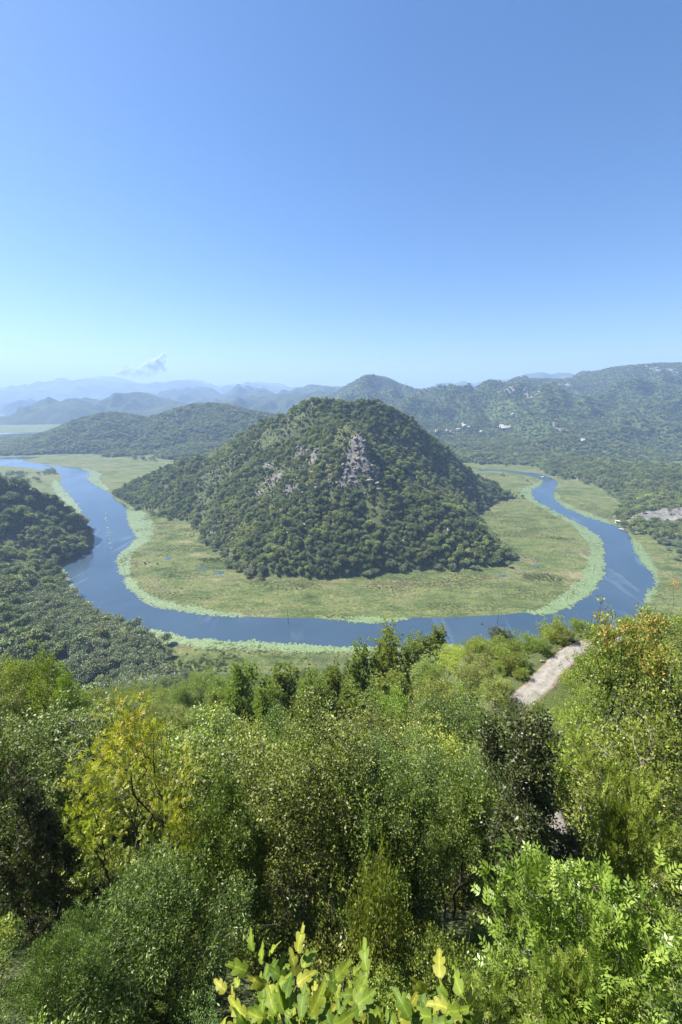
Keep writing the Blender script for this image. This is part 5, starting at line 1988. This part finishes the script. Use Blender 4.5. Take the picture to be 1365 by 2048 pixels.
dead(1260, 1440, 7.6, 4.2, 1.2, 16, 'bare pale dead shrub poking out above the yellow-green pistachio', 1)
dead(150, 1435, 9.5, 4.8, 1.2, 22, 'bare grey dead shrub behind the shorter smoke tree', 2)
dead(1095, 1590, 6.6, 3.2, 0.9, 20, 'bare white dead shrub beside the slender evergreen', 4)

# ------------------------------------------------------------------ poles in the river
M_pole = plain_mat('dark_tarred_wood', (0.018, 0.017, 0.016), (0.05, 0.045, 0.04), 3.0)


def pole(px, pb, pt, label):
    b = at_z(px, pb)
    dep = b[1] * CT + EYE * ST
    h = (pb - pt) * dep / FPX / 0.9
    A = Acc()
    V, F = tube([(0, 0, -2.2), (0, 0, 0.3), (0.02, 0, 0.5 * h), (0.03, 0.02, 0.97 * h), (0.03, 0.02, h)], [0.20, 0.19, 0.17, 0.14, 0.03], 8)
    A.add(V, F)
    o = link('river_pole', A.mesh('river_pole', M_pole), loc=(b[0], b[1], 0), label=label, cat='pole', group='marker poles along the river')
    B = Acc()
    V, F = tube([(0.02, 0, h * 0.86), (0.02, 0, h * 0.90)], [0.24, 0.24], 8)
    B.add(V, F)
    link('collar', B.mesh('collar', M_pole), o)


for a in ((577, 1247, 1218, 'thin dark pole standing in the water off the middle of the loop'), (275, 1276, 1254, 'thin dark pole in the lily belt below the wooded spur'), (320, 1199, 1184, 'short dark pole on the lily edge past the reed islet'),
          (251, 1150, 1127, 'thin dark pole at the tip of the lily belt by the creek mouth'), (995, 1248, 1218, 'thin dark pole in the water beside the pointed juniper'), (1187, 1148, 1128, 'thin dark pole in the lily bay with dry patches'),
          (1134, 1203, 1188, 'thin dark pole in the lily belt below the dry patches'), (158, 1030, 1015, 'thin dark pole in the river upstream of the spur'), (1078, 1008, 997, 'thin dark pole beside the far river bend')):
    pole(*a)


# ------------------------------------------------------------------ boats
def boat(px, py, L, rz, hull_c, label):
    p = at_z(px, py)
    m = plain_mat('boat_paint', tuple(0.8 * c for c in hull_c), hull_c, 2.0, 0.5)
    ts = np.linspace(-1, 1, 9)
    V = []
    for t in ts:
        w = 0.19 * L * (1 - abs(t) ** 2.6) ** 0.8 + 0.004
        sheer = 0.42 + 0.22 * t * t
        for a, b in ((-1, 1), (-0.9, 0.45), (-0.5, 0.0), (0, -0.08), (0.5, 0.0), (0.9, 0.45), (1, 1)):
            V.append((t * L / 2 * (1 + 0.05 * b), w * a, -0.10 + b * sheer))
        for a, b in ((0.9, 1), (0.75, 0.45), (0, 0.10), (-0.75, 0.45), (-0.9, 1)):
            V.append((t * L / 2 * (0.97 + 0.05 * b), w * a, -0.06 + b * sheer))
    k = 12
    F = []
    for i in range(8):
        for j in range(k):
            F.append([i * k + j, i * k + (j + 1) % k, (i + 1) * k + (j + 1) % k, (i + 1) * k + j])
    A = Acc()
    A.add(np.array(V), np.array(F))
    e = link('rowing_boat', None, loc=(p[0], p[1], 0.0), rz=rz, label=label, cat='boat')
    link('hull', A.mesh('hull', m), e)
    for q in (-0.22, 0.05, 0.3):
        B = Acc()
        w = 0.165 * L
        bx = np.array([(x, y, z) for x in (q * L - 0.12, q * L + 0.12) for y in (-w, w) for z in (0.24, 0.28)])
        B.add(bx, np.array([[0, 1, 3, 2], [4, 6, 7, 5], [0, 4, 5, 1], [2, 3, 7, 6], [0, 2, 6, 4], [1, 5, 7, 3]]))
        link('thwart', B.mesh('thwart', M_bark_pale), e)


boat(1085, 953.5, 9.0, 0.3, (0.75, 0.75, 0.72), 'white boat lying in the far bend of the river')
boat(1243, 1058, 7.0, 2.3, (0.62, 0.60, 0.56), 'pale boat moored under the trees beside the limestone pavement')
boat(1250, 1062, 6.5, 2.3, (0.16, 0.06, 0.045), 'dark red boat moored beside the pale boat')
boat(141, 1211, 5.5, 0.4, (0.55, 0.56, 0.58), 'small grey boat in the lily belt under the wooded spur')
boat(133, 954, 6.0, 0.2, (0.10, 0.11, 0.12), 'dark boat on the river off the wooded islet')

# ------------------------------------------------------------------ houses
M_wall = plain_mat('whitewashed_wall', (0.36, 0.35, 0.33), (0.46, 0.45, 0.43), 0.6)
M_tile = plain_mat('clay_tile', (0.22, 0.10, 0.06), (0.34, 0.17, 0.11), 0.8)
M_tile2 = plain_mat('pale_sheet_roof', (0.32, 0.32, 0.32), (0.44, 0.44, 0.44), 0.8)
M_pane = plain_mat('dark_window', (0.02, 0.025, 0.03), (0.04, 0.05, 0.06), 1.0, 0.3)
BOXF = np.array([[0, 1, 3, 2], [4, 6, 7, 5], [0, 4, 5, 1], [2, 3, 7, 6], [0, 2, 6, 4], [1, 5, 7, 3]])


def bx(x0, x1, y0, y1, z0, z1):
    return np.array([(x, y, z) for x in (x0, x1) for y in (y0, y1) for z in (z0, z1)]), BOXF


def part(name, mat, parent, *boxes):
    A = Acc()
    for b in boxes:
        A.add(*b)
    return link(name, A.mesh(name, mat), parent)


def house(loc, rz, L, W, H, roof, label):
    e = link('house', None, loc=loc, rz=rz, label=label, cat='house', group='village houses')
    part('wall', M_wall, e, bx(-L / 2, L / 2, -W / 2, W / 2, -3, H))
    r = 0.30 * W
    V = np.array([(-L / 2 - 0.4, -W / 2 - 0.5, H - 0.15), (L / 2 + 0.4, -W / 2 - 0.5, H - 0.15), (L / 2 + 0.4, 0, H + r), (-L / 2 - 0.4, 0, H + r), (-L / 2 - 0.4, W / 2 + 0.5, H - 0.15), (L / 2 + 0.4, W / 2 + 0.5, H - 0.15)])
    A = Acc()
    A.add(V, np.array([[0, 1, 2, 3], [3, 2, 5, 4], [0, 4, 5, 1]]))
    A.add(V, np.array([[0, 3, 4], [1, 5, 2]]))
    ro = link('roof', A.mesh('roof', roof), e)
    part('chimney', M_wall, ro, bx(L * 0.2, L * 0.2 + 0.7, 0.6, 1.3, H, H + r + 0.9))
    part('door', M_tile, e, bx(-0.5, 0.5, -W / 2 - 0.06, -W / 2 + 0.05, 0, 2.1))
    nwin = max(2, int(L // 4))
    for i in range(nwin):
        x = -L / 2 + L * (i + 0.5) / nwin
        if abs(x) < 1.2:
            x += 1.8
        part('window', M_pane, e, bx(x - 0.5, x + 0.5, -W / 2 - 0.05, -W / 2 + 0.05, 1.0, 2.3))


rfn = lambda x, y: range_height(x, y, right_hills, 101, 95, 0.0032, 0.03)
for px, py, L, W, H, ro, lb in ((928, 853, 14, 9, 6, M_tile2, 'white house with a pale roof highest in the hamlet'), (936, 857, 16, 9, 5, M_tile2, 'long white house beside the highest house of the hamlet'), (926, 850, 9, 8, 6, M_tile, 'small red-roofed house above the white one'),
                                (916, 861, 13, 8, 5, M_tile2, 'white house below the highest house of the hamlet'), (900, 866, 14, 9, 5, M_tile, 'broad red-roofed house at the lower end of the hamlet'), (894, 863, 10, 8, 5, M_tile, 'narrow red-roofed house at the lower end of the hamlet'),
                                (906, 869, 12, 8, 5, M_tile, 'lowest red-roofed house of the hamlet'), (962, 866, 9, 7, 5, M_tile2, 'single pale house apart from the hamlet'), (873, 864, 10, 8, 5, M_tile, 'red-roofed house beside the flank of the round hill'),
                                (1014, 858, 44, 14, 6, M_tile2, 'very long low white building in the woods'), (1003, 855, 16, 11, 6, M_tile2, 'white annex beside the very long low building'), (1025, 831, 9, 8, 6, M_tile2, 'lone white house high in the mountain woods'), (1165, 884, 12, 8, 5, M_tile2, 'lone pale house above the valley field')):
    h = ray_land(px, py + 3, rfn, 1200, 2800, 600)
    if h is None:
        continue
    house((h[0], h[1], h[2] + 7.0), math.atan2(-h[0], h[1]) + rngR.normal() * 0.25, L, W, H, ro, lb)
q = at_z(1235, 1046)
house((q[0], q[1], zland(0, 0) * 0 + float(terrain(np.array([q[0]]), np.array([q[1]]))[0][0])), -0.6, 6, 4.5, 3.2, M_tile2, 'tiny white cabin on the bank beside the moored boats')

# ------------------------------------------------------------------ narrow brown causeway across the marsh
cl = catmull(Z0([(462, 1140), (500, 1152), (540, 1161), (600, 1166.5), (700, 1168), (800, 1168), (880, 1165), (950, 1160), (985, 1156)]), 8)
d = np.gradient(cl, axis=0)
nn = np.c_[-d[:, 1], d[:, 0]] / np.linalg.norm(d, axis=1, keepdims=True)
V = []
for u, z in ((-1.1, -0.3), (-0.6, 0.42), (0.6, 0.42), (1.1, -0.3)):
    w = u * (0.8 + 0.5 * vnoise(cl[:, 0] * 0.1, cl[:, 1] * 0.1, 3))
    V.append(np.c_[cl + nn * w[:, None], np.full(len(cl), z) + 0.15 * vnoise(cl[:, 0] * 0.2, cl[:, 1] * 0.2, 4)])
V = np.array(V)
I = np.arange(V.shape[0] * V.shape[1]).reshape(V.shape[:2])
F = np.stack([I[:-1, :-1], I[1:, :-1], I[1:, 1:], I[:-1, 1:]], -1).reshape(-1, 4)
link('path', mesh_np('path', V.reshape(-1, 3), F, plain_mat('brown_causeway_earth', (0.055, 0.028, 0.018), (0.13, 0.075, 0.045), 0.3)), kind='structure')

# ------------------------------------------------------------------ a small fair-weather cloud beyond the mountains
def cloud():
    m, nt, N, L, P = newmat('cloud_white')
    P.inputs['Base Color'].default_value = (0.9, 0.9, 0.9, 1)
    P.inputs['Roughness'].default_value = 1.0
    P.inputs['Specular IOR Level'].default_value = 0.0
    tr = N.new('ShaderNodeBsdfTransparent')
    mx = N.new('ShaderNodeMixShader')
    mx.inputs[0].default_value = 0.74
    L.new(P.outputs[0], mx.inputs[1])
    L.new(tr.outputs[0], mx.inputs[2])
    L.new(mx.outputs[0], N['Material Output'].inputs[0])
    rng = np.random.default_rng(3)
    bm = bmesh.new()
    Y = 31000.0
    for px, py, r in [(318, 722, 9), (308, 726, 10), (326, 728, 8), (300, 732, 9), (314, 736, 11), (290, 738, 8), (328, 738, 6), (276, 742, 7), (262, 740, 6), (250, 738, 7), (256, 746, 8), (270, 750, 8), (284, 748, 9), (300, 748, 9), (242, 744, 5), (236, 748, 4)]:
        for k in range(4):
            c = at_y(px + rng.normal() * r * 0.5, py + rng.normal() * r * 0.35, Y)
            s = r * Y / FPX * (0.35 + 0.35 * rng.random())
            v = bmesh.ops.create_icosphere(bm, subdivisions=3, radius=1)['verts']
            for q in v:
                f = 1 + 0.22 * math.sin(q.co.x * 5 + k + px) * math.sin(q.co.y * 4.3 + py) + 0.16 * math.sin(q.co.z * 9 + px) * math.sin(q.co.x * 8 + q.co.y * 7)
                q.co = Vector((c[0], c[1] + rng.random() * 0, c[2])) + q.co * s * f
    me = bpy.data.meshes.new('cloud')
    bm.to_mesh(me)
    bm.free()
    me.materials.append(m)
    me.polygons.foreach_set('use_smooth', np.ones(len(me.polygons), bool))
    link('cloud', me, kind='structure')


cloud()
